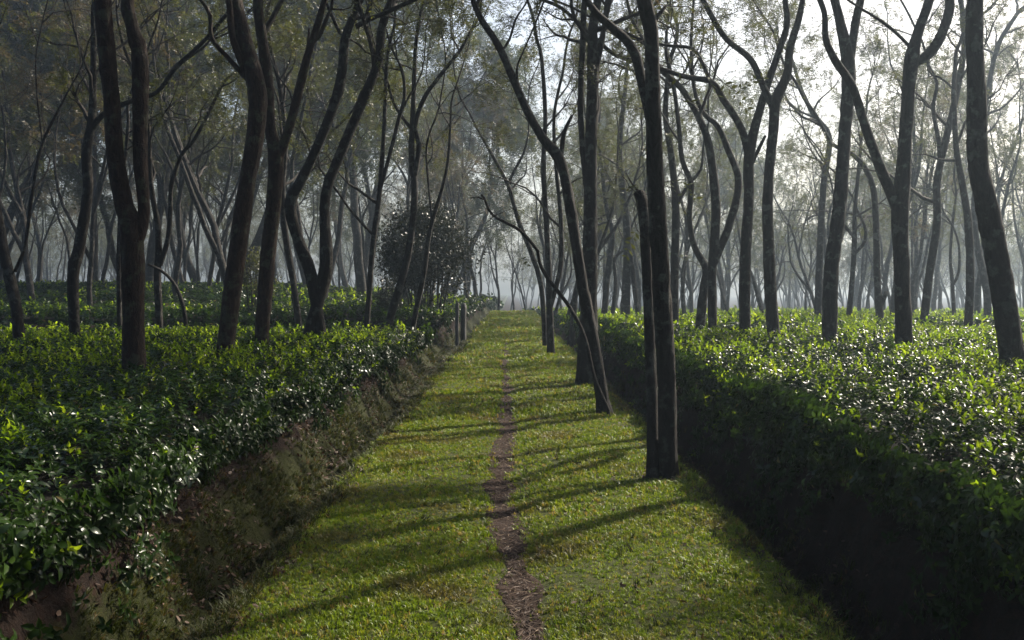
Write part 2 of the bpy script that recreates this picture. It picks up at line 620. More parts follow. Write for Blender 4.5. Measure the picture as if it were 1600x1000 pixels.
TEA = [tea_shoot(s, y) for s, y in ((1, 1), (2, 1), (3, 1), (4, 0), (5, 0), (6, 0))] + [tea_twigs(8), tea_twigs(9)]


def euler_for(normal, rng):
    """Euler angles that lean +Z towards the normal with a random turn"""
    n = normal / np.linalg.norm(normal, axis=1, keepdims=True)
    az = rng.random(len(n)) * 2 * math.pi
    # R = Rz(b) Ry(tilt) Rz(az): approximated by XYZ Euler computed through matrices
    tilt = np.arccos(np.clip(n[:, 2], -1, 1)); b = np.arctan2(n[:, 1], n[:, 0])
    ca, sa, ct, st, cb, sb = np.cos(az), np.sin(az), np.cos(tilt), np.sin(tilt), np.cos(b), np.sin(b)
    R = np.empty((len(n), 3, 3))
    R[:, 0, 0] = cb * ct * ca - sb * sa; R[:, 0, 1] = -cb * ct * sa - sb * ca; R[:, 0, 2] = cb * st
    R[:, 1, 0] = sb * ct * ca + cb * sa; R[:, 1, 1] = -sb * ct * sa + cb * ca; R[:, 1, 2] = sb * st
    R[:, 2, 0] = -st * ca; R[:, 2, 1] = st * sa; R[:, 2, 2] = ct
    y = np.arcsin(np.clip(-R[:, 2, 0], -1, 1))
    x = np.arctan2(R[:, 2, 1], R[:, 2, 2]); z = np.arctan2(R[:, 1, 0], R[:, 0, 0])
    return np.stack([x, y, z], -1)


def tea_field(name, side, y0, y1, label, seed, dens=1.0, front=False):
    """leaf table plus the hedge face towards the path (and the face towards the camera)"""
    rng = np.random.default_rng(seed)
    Pn, Nn, Sc, Yg = [], [], [], []
    xlim = lambda y: np.minimum(80, .58 * y + 3.5)
    for a, b, d, s in ((2.0, 7, 520, .60), (7, 12, 380, .68), (12, 20, 190, .88), (20, 32, 52, 1.55), (32, 50, 24, 2.2), (50, 74, 11, 3.2), (74, 140, 3, 6.0)):
        a, b = max(a, y0), min(b, y1)
        if b <= a:
            continue
        n = int((b - a) * float(xlim(b)) * d * dens)
        y = rng.uniform(a, b, n)
        x = rng.uniform(0, 1, n) * float(xlim(b))
        inner = (1.98 if side < 0 else 2.17)
        ok = (x > inner + .05) & (x < xlim(y))
        x, y = x[ok] * side, y[ok]
        if side < 0 and front:                      # plucking lanes across the slope
            ok = ~((np.abs(y - 33.2 - .8 * vnoise(x, 0 * x, 5, 70)) < .8) | (np.abs(y - 38.6 - .8 * vnoise(x, 0 * x, 5, 71)) < .7))
            x, y = x[ok], y[ok]
        edge = np.abs(x) - inner
        z = tea_top(x, y) - .16 * np.exp(-edge / .12) + rng.uniform(-.16, .04, len(x)) - .07 * max(0, s - 1)
        clump = vnoise(x, y, .5, 30) * .6 + vnoise(x, y, .17, 31) * .4
        keep = rng.random(len(x)) < .12 + 1.2 * smooth(.3, .62, clump)
        x, y, z, edge = x[keep], y[keep], z[keep], edge[keep]
        nn = np.stack([-side * .9 * np.exp(-edge / .15) + rng.normal(0, .35, len(x)), rng.normal(0, .35, len(x)) - .15, np.ones(len(x))], -1)
        Pn.append(np.stack([x, y, z], -1)); Nn.append(nn); Sc.append(s * rng.uniform(.75, 1.25, len(x))); Yg.append((.52 if side > 0 else .16 if front else .42) - .3 * np.exp(-edge / .2) * (not front))  # fewer young shoots on the upper slope put its shade and haze into colour
        # the hedge face
        m = int((b - a) * d * dens * (.75 if side < 0 else 1.1))
        y = rng.uniform(a, b, m)
        u = rng.random(m) ** .75
        base = field_z(np.full(m, side * 3.0), y)
        top = tea_top(np.full(m, side * (inner + .1)), y)
        line = bank_line(y) if side < 0 else right_line(y)
        x = line + side * (.06 - (.26 if side < 0 else .16) * smooth(-.1, .6, u) * (.6 + .8 * vnoise(y, u, .6, 32)) + rng.uniform(0, .14, m))
        z = base + (top - base - .02) * u
        keep = rng.random(m) < .10 + .9 * u ** 1.3
        x, y, z = x[keep], y[keep], z[keep]
        nn = np.stack([np.full(len(x), -side * 1.0) + rng.normal(0, .4, len(x)), rng.normal(0, .5, len(x)) - .3, rng.uniform(.1, .9, len(x))], -1)
        Pn.append(np.stack([x, y, z], -1)); Nn.append(nn); Sc.append(s * rng.uniform(.8, 1.25, len(x))); Yg.append(np.full(len(x), .06))
        m = int((b - a) * d * dens * ((.34 if side > 0 else .16) if b < 15 else .15))   # shoots hanging down over the bank
        y = rng.uniform(a, b, m); w = rng.random(m) ** 1.6
        line = bank_line(y) if side < 0 else right_line(y)
        x = line - side * (w * (.18 if side < 0 else .30) - .04)
        ok = vnoise(x, y, .35, 34) + .25 * rng.random(m) > .45 + .35 * w
        x, y = x[ok], y[ok]
        Pn.append(np.stack([x, y, ground_z(x, y) + rng.uniform(.02, .12, len(x))], -1))
        Nn.append(np.stack([np.full(len(x), -side * 1.2) + rng.normal(0, .5, len(x)), rng.normal(0, .5, len(x)) - .3, rng.uniform(-.2, .6, len(x))], -1))
        Sc.append(s * rng.uniform(.8, 1.3, len(x))); Yg.append(np.full(len(x), .03))
    if front:                                       # the face of the upper terrace towards the camera
        m = int(500 * dens)
        x = side * rng.uniform(1.9, 22, m); u = rng.random(m)
        base = field_z(x, np.full(m, y0 + .3)); top = tea_top(x, np.full(m, y0 + .3))
        z = base - .1 + (top - base + .08) * u
        Pn.append(np.stack([x, y0 - .05 + rng.uniform(-.1, .1, m), z], -1))
        Nn.append(np.stack([rng.normal(0, .4, m), np.full(m, -1.0), rng.uniform(0, .8, m)], -1)); Sc.append(1.5 * rng.uniform(.8, 1.3, m)); Yg.append(np.full(m, .05))
    Pn, Nn, Sc, Yg = map(np.concatenate, (Pn, Nn, Sc, Yg))
    # bushes wrap round the trunks but do not grow through them
    young = rng.random(len(Pn)) < Yg * (.35 + 1.1 * smooth(.3, .7, vnoise(Pn[:, 0], Pn[:, 1], 1.6, 33)))
    idx = np.where(young, rng.integers(0, 3, len(Pn)), rng.integers(3, 6, len(Pn)))
    idx = np.where(rng.random(len(Pn)) < .07, rng.integers(6, 8, len(Pn)), idx)
    return scatter(name, Pn, euler_for(Nn, rng), Sc, idx, TEA, label, [M["tea_old"], M["tea_new"], M["tea_stem"]])


def tea_shade_hull(name, side, y0, y1, label):
    """near-black sheet under the leaves: twiggy inside, with its shade put into the colour"""
    inner = (2.03 if side < 0 else 2.25)
    xl = np.concatenate([[inner + .02, inner, inner + .04, inner + .16], inner + .3 + np.cumsum(np.linspace(.12, 5.5, 34))])
    yl = []
    v = y0
    while v < y1:
        yl.append(v); v += max(.1, v * .016)
    yl = np.array(yl + [y1])
    X = np.repeat(xl[None], len(yl), 0) * side
    Y = np.repeat(yl[:, None], len(xl), 1)
    X[:, :4] += (edge_wob(yl, 1 if side < 0 else 2) * (1.2 if side < 0 else 1))[:, None]
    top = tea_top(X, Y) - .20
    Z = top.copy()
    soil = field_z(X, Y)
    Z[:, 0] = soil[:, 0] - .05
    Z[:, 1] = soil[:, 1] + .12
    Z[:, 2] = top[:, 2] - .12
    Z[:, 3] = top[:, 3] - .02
    Z += .05 * (vnoise(X, Y + Z, .12, 40) - .5)
    Y = np.concatenate([Y[:1], Y, Y[-1:]]); X = np.concatenate([X[:1], X, X[-1:]])
    Z = np.concatenate([soil[:1] - .2, Z, soil[-1:] - .2])
    n1, n0 = X.shape
    k = (np.arange(n1 - 1)[:, None] * n0 + np.arange(n0 - 1)[None]).ravel()
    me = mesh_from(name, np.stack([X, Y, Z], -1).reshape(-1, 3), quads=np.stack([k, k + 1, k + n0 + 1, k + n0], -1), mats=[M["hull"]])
    return tag(link(bpy.data.objects.new(name, me)), label, kind="stuff")


for nm, side, y0, y1, front, lab, seed in (
        ("tea_shrubbery", -1, 1.5, 21.6, False, "knee-high tea bushes with glossy leaves in the near field left of the path", 101),
        ("tea_shrubbery", -1, 26.7, 140, True, "hazy tea bushes on the raised slope beyond the cross drain, left of the path", 102),
        ("tea_shrubbery", 1, 1.5, 140, False, "tea bushes with lime-green new shoots filling the field right of the path", 103)):
    f = tea_field(nm, side, y0, y1, lab, seed, 1.0, front)
    h = tea_shade_hull("bush_shade_hull", side, y0 + .15, y1, None)
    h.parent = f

# ------------------------------------------------------------------ trees
def catmull(p, step):
    """smooth a polyline (N, k) whose first three columns are the position"""
    p = np.asarray(p, float)
    if len(p) < 3:
        n = max(2, int(np.linalg.norm(p[-1, :3] - p[0, :3]) / step) + 1)
        t = np.linspace(0, 1, n)[:, None]
        return p[0] * (1 - t) + p[-1] * t
    q = np.vstack([2 * p[0] - p[1], p, 2 * p[-1] - p[-2]])
    out = []
    for i in range(1, len(q) - 2):
        n = max(1, int(np.linalg.norm(q[i + 1, :3] - q[i, :3]) / step))
        t = (np.arange(n) / n)[:, None]
        a, b, c, d = q[i - 1], q[i], q[i + 1], q[i + 2]
        out.append(.5 * (2 * b + (c - a) * t + (2 * a - 5 * b + 4 * c - d) * t ** 2 + (3 * b - a - 3 * c + d) * t ** 3))
    out.append(q[-2][None])
    return np.vstack(out)


def unit(v):
    return v / (np.linalg.norm(v) + 1e-9)


def tilt_dir(d, ang, az):
    """d turned by ang away from itself, towards azimuth az about it"""
    ref = np.array([0, 0, 1.]) if abs(d[2]) < .8 else np.array([1., 0, 0])
    u = unit(np.cross(d, ref)); w = np.cross(d, u)
    return unit(d * math.cos(ang) + (u * math.cos(az) + w * math.sin(az)) * math.sin(ang))


class Crown:
    """branches, twigs and leaf sprays of one tree"""
    def __init__(self, rng, leaf=.06, sprays=2.0, spread=1.0, up=.06, twigs=3.4, low=0.0):
        self.rng, self.leaf, self.sprays, self.spread, self.up, self.tw = rng, leaf, sprays, spread, up, twigs
        self.br = {1: [], 2: [], 3: []}
        self.spots = []

    def grow(self, p, d, r, L, lvl):
        rng = self.rng
        n = {1: 9, 2: 7, 3: 5}[lvl]
        st = L / (n - 1)
        pts, rad = [p], [r]
        for i in range(1, n):
            d = unit(d + rng.normal(0, .20 if lvl < 3 else .25, 3) + np.array([0, 0, self.up if lvl < 3 else -.03]))
            p = p + d * st
            pts.append(p); rad.append(max(.004, r * (1 - .8 * i / (n - 1))))
        pts = np.array(pts)
        self.br[lvl].append((pts, np.array(rad)))
        if lvl < 3:
            k = max(2, int(rng.normal(self.tw, .9)) + (1 if L > 1.5 else 0))
            for _ in range(k):
                t = rng.uniform(.3, 1.0)
                i = min(n - 2, int(t * (n - 1)))
                dd = tilt_dir(unit(pts[i + 1] - pts[i]), rng.uniform(.45, 1.1), rng.uniform(0, 6.28))
                self.grow(pts[i + 1], dd, rad[i + 1] * .65 + .001, L * rng.uniform(.32, .6), lvl + 1)
        if lvl >= 2:
            for _ in range(rng.poisson(self.sprays * (1 if lvl == 3 else .6))):
                i = rng.integers(1, n)
                self.spots.append(np.concatenate([pts[i], unit(pts[i] - pts[i - 1])]))

    def mesh(self, name, leafmat, leaflets=10, simple=False):
        rng = self.rng
        g = Geo()
        for lvl, k in ((1, 5), (2, 4), (3, 3)):
            if self.br[lvl]:
                g.tubes(np.array([b[0] for b in self.br[lvl]]), np.array([b[1] for b in self.br[lvl]]), k if k != 5 else 4, 0)
        if self.spots:
            S = np.array(self.spots)
            n = len(S)
            d = S[:, 3:] * .6 + rng.normal(0, .6, (n, 3)); d[:, 2] -= .25
            d /= np.linalg.norm(d, axis=1, keepdims=True)
            side = np.cross(d, rng.normal(0, .35, (n, 3)) + np.array([0, 0, 1.]))
            side /= np.linalg.norm(side, axis=1, keepdims=True) + 1e-9
            nrm = np.cross(side, d)
            Ls = self.leaf * rng.uniform(2.6, 5.0, n)
            q = np.arange(leaflets)
            t = (q // 2 + .7) / (leaflets / 2)
            sg = np.where(q % 2 == 0, 1., -1.)
            B = S[:, None, :3] + d[:, None] * (Ls[:, None] * t)[..., None] - np.array([0, 0, 1.]) * (Ls[:, None] * .25 * t ** 2)[..., None]
            ld = side[:, None] * sg[None, :, None] + d[:, None] * .55 + rng.normal(0, .28, (n, leaflets, 3))
            ld /= np.linalg.norm(ld, axis=2, keepdims=True)
            wd = np.cross(ld, nrm[:, None] + rng.normal(0, .3, (n, leaflets, 3))); wd /= np.linalg.norm(wd, axis=2, keepdims=True) + 1e-9
            l = (self.leaf * rng.uniform(.7, 1.25, (n, leaflets)))[..., None]
            tint = np.clip(np.repeat(rng.uniform(0, 1, n), leaflets) * .75 + rng.uniform(0, .3, n * leaflets), 0, 1)
            if simple:
                V = np.stack([B - wd * l * .16, B + ld * l * .3 + wd * l * .2, B + ld * l], 2)
                g.add(V, tris=np.arange(n * leaflets * 3).reshape(-1, 3), mat=1, tint=tint)
            else:
                V = np.stack([B, B + ld * l * .5 + wd * l * .19, B + ld * l, B + ld * l * .5 - wd * l * .19], 2)
                g.add(V, quads=np.arange(n * leaflets * 4).reshape(-1, 4), mat=1, tint=tint)
        me = g.mesh(name, [M["twig"], leafmat])
        return me


def stem_mesh(name, pts, rad, k, mat, rng, rough=.05, flare=False):
    """a trunk or limb with knots and an uneven girth"""
    g = Geo()
    n = len(pts)
    if flare:
        h = pts[:, 2] - pts[0, 2]
        rad = rad * (1 + .24 * np.exp(-h / .14))
    a = np.arange(k) / k * 2 * math.pi
    s = np.concatenate([[0], np.cumsum(np.linalg.norm(np.diff(pts, axis=0), axis=1))])
    o = rng.uniform(0, 50)
    lump = 1 + rough * 2 * (vnoise(np.cos(a)[None] * 1.3 + o, s[:, None] * 2.4 + np.sin(a)[None] * 1.3, .5) - .5) \
             + rough * 1.6 * (vnoise(np.cos(a)[None] * 3 + o, s[:, None] * 7 + np.sin(a)[None] * 3, .45, 2) - .5) \
             + rough * 1.1 * (vnoise(np.cos(a)[None] * 7 + o, s[:, None] * 12 + np.sin(a)[None] * 7, .5, 3) - .5)
    if flare:
        lump = lump + (.16 * np.exp(-(pts[:, 2] - pts[0, 2]) / .15))[:, None] * np.sin(a * 4 + o)[None]
    for _ in range(int(s[-1] * 1.1)):               # knots and healed branch scars
        si, ai = rng.uniform(0, s[-1]), rng.uniform(0, 6.28)
        da = np.abs((a - ai + math.pi) % (2 * math.pi) - math.pi)
        lump = lump + rng.uniform(.08, .28) * np.exp(-((s[:, None] - si) / .06) ** 2 - (da[None] / .5) ** 2)
    g.tubes(pts[None], rad[None], k, 0, lump[None])
    return g.mesh(name, [mat])


TREES = []


def traced_tree(label, D, stems, H=10.5, seed=0, mat="bark", leaf="crown", name="shade_tree", group=None, lean=.3, crown_kw=None, cat="tree",
                cut=(), boughs=7, step=None, zmin=3.0, gz=None, leaflets=10, extra=()):
    """a tree whose stems follow the photograph: each stem is [(px, py, width px), ...] at the tree's own depth D,
    with a depth of its own for every limb; above the frame the stems go on to height H"""
    rng = np.random.default_rng(seed * 7 + 13)
    x0 = (stems[0][0][0] - 800) / F * D
    if gz is None:
        gz = float(ground_z(x0, D)) - .05
    root = empty(name, (x0, D, gz))
    base = np.array([x0, D, gz])
    tag(root, label, cat, group)
    step = step or max(.055, D * .006)
    zmin = max(zmin, EYE + HOR / F * D * .9) if D < 14.5 else zmin
    kw = dict(leaf=.062 if D < 16 else .062 if D < 25 else .07, sprays=4.0 if D < 17 else 4.6)
    kw.update(crown_kw or {})
    cr = Crown(rng, **kw)
    dep = []                                        # per stem: py -> depth
    for si, st in enumerate(stems):
        st = np.array(st, float)
        z_rel = (st[0, 1] - st[:, 1]) / 400.0
        if si == 0:
            d = D + lean * rng.uniform(-1, 1) * np.clip(z_rel, 0, 2) ** 1.3
        else:
            best, d0 = 1e9, D
            for (sp, sd) in dep:                    # start where it leaves an earlier stem
                yy = np.linspace(sp[0, 1], sp[-1, 1], 60)
                order = np.argsort(sp[:, 1])
                xx = np.interp(yy, sp[order, 1], sp[order, 0]); dd = np.interp(yy, sp[order, 1], sd[order])
                e = np.hypot(xx - st[0, 0], yy - st[0, 1])
                if e.min() < best:
                    best, d0 = e.min(), dd[e.argmin()]
            if best > 40: d0 = D + rng.uniform(-.3, .3)
            d = d0 + lean * 2.2 * rng.uniform(-1, 1) * z_rel
        dep.append((st, d))
        pts = np.array([P(a, b, q) for (a, b, _), q in zip(st, d)])
        rad = st[:, 2] * d / F * .5 * .88
        if si == 0 or st[0, 1] > 480:               # down to the soil, under the tea
            zb = float(ground_z(pts[0, 0], pts[0, 1])) - .06
            if pts[0, 2] > zb + .02:
                pts = np.vstack([[pts[0, 0] + (pts[0, 0] - pts[1, 0]) * .15, pts[0, 1], zb], pts]); rad = np.concatenate([[rad[0] * 1.05], rad])
        is_cut = si in cut
        traced_top = pts[-1].copy()
        if not is_cut and pts[-1, 2] < H - .8:      # the stem goes on above the traced part
            p, r, dr = pts[-1].copy(), rad[-1], unit(pts[-1] - pts[-2])
            ext, er = [], []
            r0, z0 = r, p[2]
            while p[2] < H * rng.uniform(.88, 1.0) - .3 and len(ext) < 26:
                dr = unit(dr + rng.normal(0, .17, 3) + np.array([0, 0, .13]))
                p = p + dr * .45
                f = np.clip((p[2] - z0) / max(.5, H - z0), 0, 1)
                ext.append(p.copy()); er.append(max(.012, r0 * (1 - .85 * f)))
            if ext:
                pts = np.vstack([pts, ext]); rad = np.concatenate([rad, er])
        q = catmull(np.column_stack([pts, rad]), step)
        pts, rad = q[:, :3], np.maximum(q[:, 3], .006)
        k = 22 if rad[0] * F / D > 12 else 12 if rad[0] * F / D > 5 else 8
        me = stem_mesh("trunk" if si == 0 else "limb", pts - base, rad, k, M[mat], rng, .06, flare=(si == 0 or st[0, 1] > 480))
        link(bpy.data.objects.new("trunk" if si == 0 else "limb", me), root)
        # boughs
        if not is_cut:
            L = np.concatenate([[0], np.cumsum(np.linalg.norm(np.diff(pts, axis=0), axis=1))])
            zok = np.where(pts[:, 2] > zmin)[0]
            if len(zok) > 4:
                for b in range(boughs):
                    u = rng.random() ** .7
                    i = int(zok[0] + u * (len(zok) - 2))
                    dr = unit(pts[min(i + 1, len(pts) - 1)] - pts[i - 1])
                    dd = tilt_dir(dr, rng.uniform(.5, 1.15), rng.uniform(0, 6.28))
                    cr.grow(pts[i], dd, min(.05, rad[i] * .55 + .004), cr.spread * rng.uniform(1.0, 2.5) * (1.15 - .45 * u), 1)
                for _ in range(3):
                    cr.grow(pts[-1], tilt_dir(unit(pts[-1] - pts[-3]), rng.uniform(.1, .6), rng.uniform(0, 6.28)), rad[-1] * .9, cr.spread * rng.uniform(.8, 1.6), 1)
    for (px, py, dx, dz, ln) in extra:              # leafy twigs the photograph shows low on the stem
        big = cr.leaf, cr.sprays
        n0 = len(cr.spots)
        cr.sprays = 1.6
        cr.grow(P(px, py, D), unit(np.array([dx, rng.uniform(-.5, .5), dz])), .005, ln, 3)
        cr.leaf, cr.sprays = big
    if cr.br[1] or cr.br[3]:
        me = cr.mesh("crown", M[leaf], leaflets if D < 16 else 12, D >= 16)
        o = bpy.data.objects.new("crown", me)
        me.vertices.foreach_get("co", buf := np.empty(len(me.vertices) * 3, np.float32))
        me.vertices.foreach_set("co", (buf.reshape(-1, 3) - base.astype(np.float32)).ravel())
        me.update()
        link(o, root)
    TREES.append((root, x0, D))
    return root


GL = "shade trees standing in the near tea left of the path"
GR = "shade trees standing in the tea right of the path"
GP = "trees along the right edge of the path"
D_tea = lambda y: 1291.0 / (y - 450)

traced_tree("thick dark tree with rusty bark forking low into two upright trunks, nearest in left tea", 9.8,
            [[(210, 582, 40), (208, 480, 38), (207, 400, 41), (204, 345, 38), (195, 324, 33), (180, 240, 30), (174, 150, 28), (165, 60, 30), (161, 0, 30)],
             [(214, 375, 26), (225, 330, 21), (219, 240, 26), (219, 95, 29), (207, 42, 24), (199, 0, 22)]], 10, 1, "bark_red", group=GL)
traced_tree("dark leaning trunk swelling at a high fork, second nearest tree in left tea", 12.2,
            [[(351, 556, 31), (369, 408, 31), (384, 300, 30), (399, 210, 30), (402, 144, 33), (384, 72, 28), (366, 0, 26)],
             [(388, 124, 13), (364, 60, 12), (357, 0, 11)],
             [(383, 120, 10), (356, 90, 8), (331, 60, 8), (328, 24, 7), (314, 0, 6)]], 10, 2, "bark_red", group=GL)
traced_tree("dark trunk forking at mid height into a slim V with a broken stub", 14.9,
            [[(408, 536, 25), (417, 420, 27), (429, 300, 27), (431, 240, 28), (423, 204, 20), (417, 120, 20), (408, 48, 18), (403, 0, 17)],
             [(434, 250, 18), (450, 205, 16), (465, 150, 16), (480, 90, 14), (495, 42, 12), (507, 0, 10)],
             [(479, 95, 7), (482, 62, 5), (483, 44, 3)]], 10, 3, "bark_red", group=GL, cut=(2,))
traced_tree("pair of snaking trunks crossing each other at their feet near the hedge edge", 16.4,
            [[(482, 528, 22), (501, 456, 22), (510, 408, 24), (507, 336, 18), (513, 288, 18), (540, 222, 18), (570, 150, 17), (591, 96, 16), (597, 42, 14), (612, 0, 14)],
             [(502, 526, 20), (486, 432, 22), (459, 354, 20), (455, 312, 22), (474, 276, 17), (504, 210, 17), (531, 132, 18), (540, 60, 16), (558, 12, 12)],
             [(556, 42, 9), (578, 30, 8), (606, 18, 8), (640, 3, 8)],
             [(531, 52, 6), (520, 28, 6), (510, 5, 5)]], 10.5, 4, group=GL)
traced_tree("slender kinked grey trunk with a long bough reaching right behind the rusty double trunk", 17.4,
            [[(117, 524, 18), (114, 432, 20), (123, 390, 20), (137, 300, 18), (135, 240, 17), (144, 180, 14), (146, 90, 10), (146, 20, 9)],
             [(142, 205, 10), (162, 178, 10), (200, 160, 9), (245, 144, 8), (275, 105, 8), (300, 82, 7)]], 10, 5, group=GL)
traced_tree("dark trunk leaning in from the left edge with one thin upright side branch", 16.1,
            [[(30, 530, 20), (24, 474, 20), (9, 408, 19), (-6, 330, 18), (-20, 220, 16), (-22, 80, 13)],
             [(23, 425, 6), (39, 384, 6), (48, 318, 6), (60, 245, 5), (72, 210, 5), (92, 170, 4), (108, 140, 3)],
             [(66, 222, 3), (58, 150, 3), (56, 90, 2)]], 9.5, 6, group=GL, crown_kw=dict(sprays=1.2))
traced_tree("thin grey tree forking low, its right arm curving far up to the right", 20.4,
            [[(249, 513, 13), (246, 432, 13), (248, 395, 12), (246, 350, 10), (236, 288, 9), (232, 200, 7)],
             [(250, 415, 9), (262, 375, 9), (266, 330, 8), (268, 288, 8), (285, 240, 7), (304, 218, 7), (336, 156, 6), (350, 128, 5), (368, 112, 4)]], 9, 7, group=GL)
traced_tree("thin bare stem bowed over in an arch beside the rusty double trunk", 20.0,
            [[(291, 514, 8), (285, 474, 7), (270, 440, 6), (250, 422, 5), (231, 413, 4)]], 2.2, 8, name="bent_sapling", group=GL, zmin=9, cut=(0,), cat="sapling")
traced_tree("slim straight tree with two thin upright stems left of the round shrub", 20.6,
            [[(573, 513, 11), (576, 470, 10), (582, 390, 10), (592, 310, 9), (597, 250, 8), (601, 180, 7), (604, 100, 6)],
             [(593, 300, 7), (606, 252, 7), (622, 190, 7), (632, 150, 6), (628, 110, 5), (612, 75, 4)],
             [(584, 368, 5), (562, 345, 5), (545, 325, 4), (528, 300, 4)]], 10, 9, group=GL)
traced_tree("slim leaning tree with a wavy upper trunk in front of the round shrub", 21.6,
            [[(606, 510, 14), (624, 450, 14), (640, 385, 12), (648, 300, 12), (643, 245, 11), (645, 180, 9), (647, 125, 8)],
             [(648, 280, 9), (655, 225, 9), (648, 200, 9), (662, 155, 8), (690, 115, 7), (718, 80, 6)],
             [(646, 205, 6), (630, 185, 6), (615, 160, 5), (606, 130, 4)]], 10.5, 10, group=GL)
traced_tree("thin tree slanting right across the front of the round shrub", 22.0,
            [[(646, 506, 10), (662, 430, 9), (670, 370, 8), (680, 330, 7), (692, 290, 6), (700, 250, 5), (704, 190, 4)],
             [(676, 350, 5), (672, 315, 4), (668, 270, 4)]], 9, 11, group=GL)
traced_tree("pale straight trunk half hidden behind the snaking pair", 23.5,
            [[(466, 506, 13), (458, 440, 12), (446, 365, 11), (441, 300, 11), (446, 220, 9), (438, 140, 8)],
             [(444, 330, 7), (470, 270, 6), (500, 225, 5), (530, 195, 4)]], 10, 12, group=GL)
traced_tree("thin upright stem right behind the rusty double trunk's foot", 19.5,
            [[(187, 518, 9), (186, 450, 9), (186, 380, 8), (190, 300, 7), (200, 200, 6)]], 8.5, 13, group=GL)

# --- the row on the right edge of the path
traced_tree("straight dark foremost trunk beside the path with a short lopped twin stem", 8.44,
            [[(1044, 746, 32), (1042, 600, 32), (1035, 480, 33), (1029, 360, 32), (1023, 252, 30), (1020, 120, 26), (1017, 48, 26), (1008, 8, 27), (1002, -40, 24)],
             [(1020, 722, 22), (1018, 600, 20), (1011, 420, 19), (1006, 330, 22), (998, 300, 20)],
             [(1022, 32, 10), (1032, 20, 8), (1041, 9, 4)],
             [(1016, 185, 20), (1008, 148, 19), (990, 80, 17), (962, 48, 15), (933, 22, 13), (908, -12, 11)],
             [(1001, 302, 5), (988, 288, 3), (978, 270, 2)]], 9.5, 14, group=GP, cut=(1, 2, 4), gz=-.1, boughs=12, crown_kw=dict(sprays=7.5, leaf=.065),
            extra=[(996, 312, -.5, -.8, .3), (994, 318, -.3, -1, .3), (1000, 305, -.6, .3, .25), (1030, 40, 1, -.1, .6), (1030, 95, 1, .1, .75), (1030, 130, 1, -.2, .6), (1028, 70, 1, .3, .7), (1034, 285, 1, .2, .2), (1010, 60, -1, .1, .5)])
traced_tree("curved trunk leaning left over the path from its right edge", 12.7,
            [[(945, 646, 24), (935, 580, 22), (920, 498, 22), (908, 432, 20), (893, 336, 20), (881, 270, 19), (870, 242, 20), (848, 216, 16), (824, 174, 15), (803, 126, 14),
              (779, 72, 13), (752, 30, 11), (739, 0, 9)],
             [(876, 256, 9), (881, 210, 8), (894, 180, 5)],
             [(808, 134, 5), (808, 105, 4), (816, 84, 3)],
             [(784, 80, 5), (796, 62, 5), (806, 30, 4), (822, 5, 3)]], 8.5, 15, group=GP, cut=(1,), gz=-.1, boughs=9, crown_kw=dict(sprays=5.5, leaf=.085))
traced_tree("thickest path-side trunk with two parallel upright stems", 16.4,
            [[(915, 602, 36), (918, 540, 33), (921, 450, 28), (922, 390, 26), (923, 240, 22), (926, 150, 21), (926, 48, 17), (934, 0, 15)],
             [(917, 300, 11), (912, 250, 10), (907, 168, 11), (911, 60, 11), (914, 0, 11)],
             [(927, 125, 11), (938, 78, 10), (944, 40, 9), (950, -10, 7)]], 11, 16, group=GP, gz=-.1, boughs=10, crown_kw=dict(sprays=6))
traced_tree("slender grey stem with a rising side arm, farther along the right path edge", 23.6,
            [[(861, 556, 14), (857, 420, 11), (853, 336, 10), (849, 260, 9), (852, 180, 8), (846, 90, 7)],
             [(860, 480, 9), (876, 415, 9), (876, 336, 8), (869, 264, 7), (866, 180, 6), (880, 110, 5)]], 11, 17, group=GP, gz=-.08)
traced_tree("thin tree leaning left across the far path with a high open fork", 26.5,
            [[(852, 545, 9), (846, 450, 9), (830, 395, 9), (812, 350, 8), (800, 310, 7), (794, 290, 7), (780, 262, 6), (765, 235, 5), (745, 200, 4)],
             [(794, 288, 5), (806, 262, 5), (818, 240, 4), (826, 205, 3)]], 9.5, 18, group=GP, gz=-.08, boughs=5)
traced_tree("thin black shoot arching up and left over the path with few feathery leaves", 12.5,
            [[(950, 640, 6), (929, 590, 6), (914, 528, 6), (890, 480, 7), (854, 432, 7), (843, 410, 6), (840, 392, 6), (812, 360, 6), (770, 336, 5), (757, 310, 4), (752, 304, 3)],
             [(757, 312, 3), (748, 309, 2), (735, 309, 2)]], 3.0, 19, name="arching_sapling", group=GP, cut=(0, 1), zmin=99, gz=-.08, cat="sapling", crown_kw=dict(sprays=2.4),
            extra=[(757, 312, -.8, .3, .25), (772, 337, 1, .25, .4), (800, 352, .8, .5, .4), (812, 360, 1, .1, .3), (843, 410, -.8, .5, .3)])

# --- the field right of the path
traced_tree("twin-stemmed tree forking in a narrow V above the tea, right of the foremost trunk", 19.6,
            [[(1113, 516, 16), (1113, 420, 16), (1119, 330, 17), (1110, 240, 14), (1096, 192, 12), (1064, 138, 10), (1036, 112, 10), (1020, 90, 8)],
             [(1114, 415, 14), (1140, 350, 14), (1154, 285, 13), (1140, 240, 11), (1122, 198, 10), (1100, 178, 8), (1085, 140, 7), (1080, 80, 6)],
             [(1100, 180, 0.01), (1100, 178, 0.01)]][:2], 9.5, 20, group=GR, crown_kw=dict(sprays=5.0))
traced_tree("short-footed tree with an S-shaped left arm, touching the narrow V tree", 21.3,
            [[(1094, 510, 17), (1100, 450, 16), (1104, 420, 15), (1085, 385, 11), (1077, 340, 10), (1080, 288, 10), (1066, 250, 9), (1060, 190, 8), (1050, 120, 7)]], 9.5, 21, group=GR, crown_kw=dict(sprays=5.0))
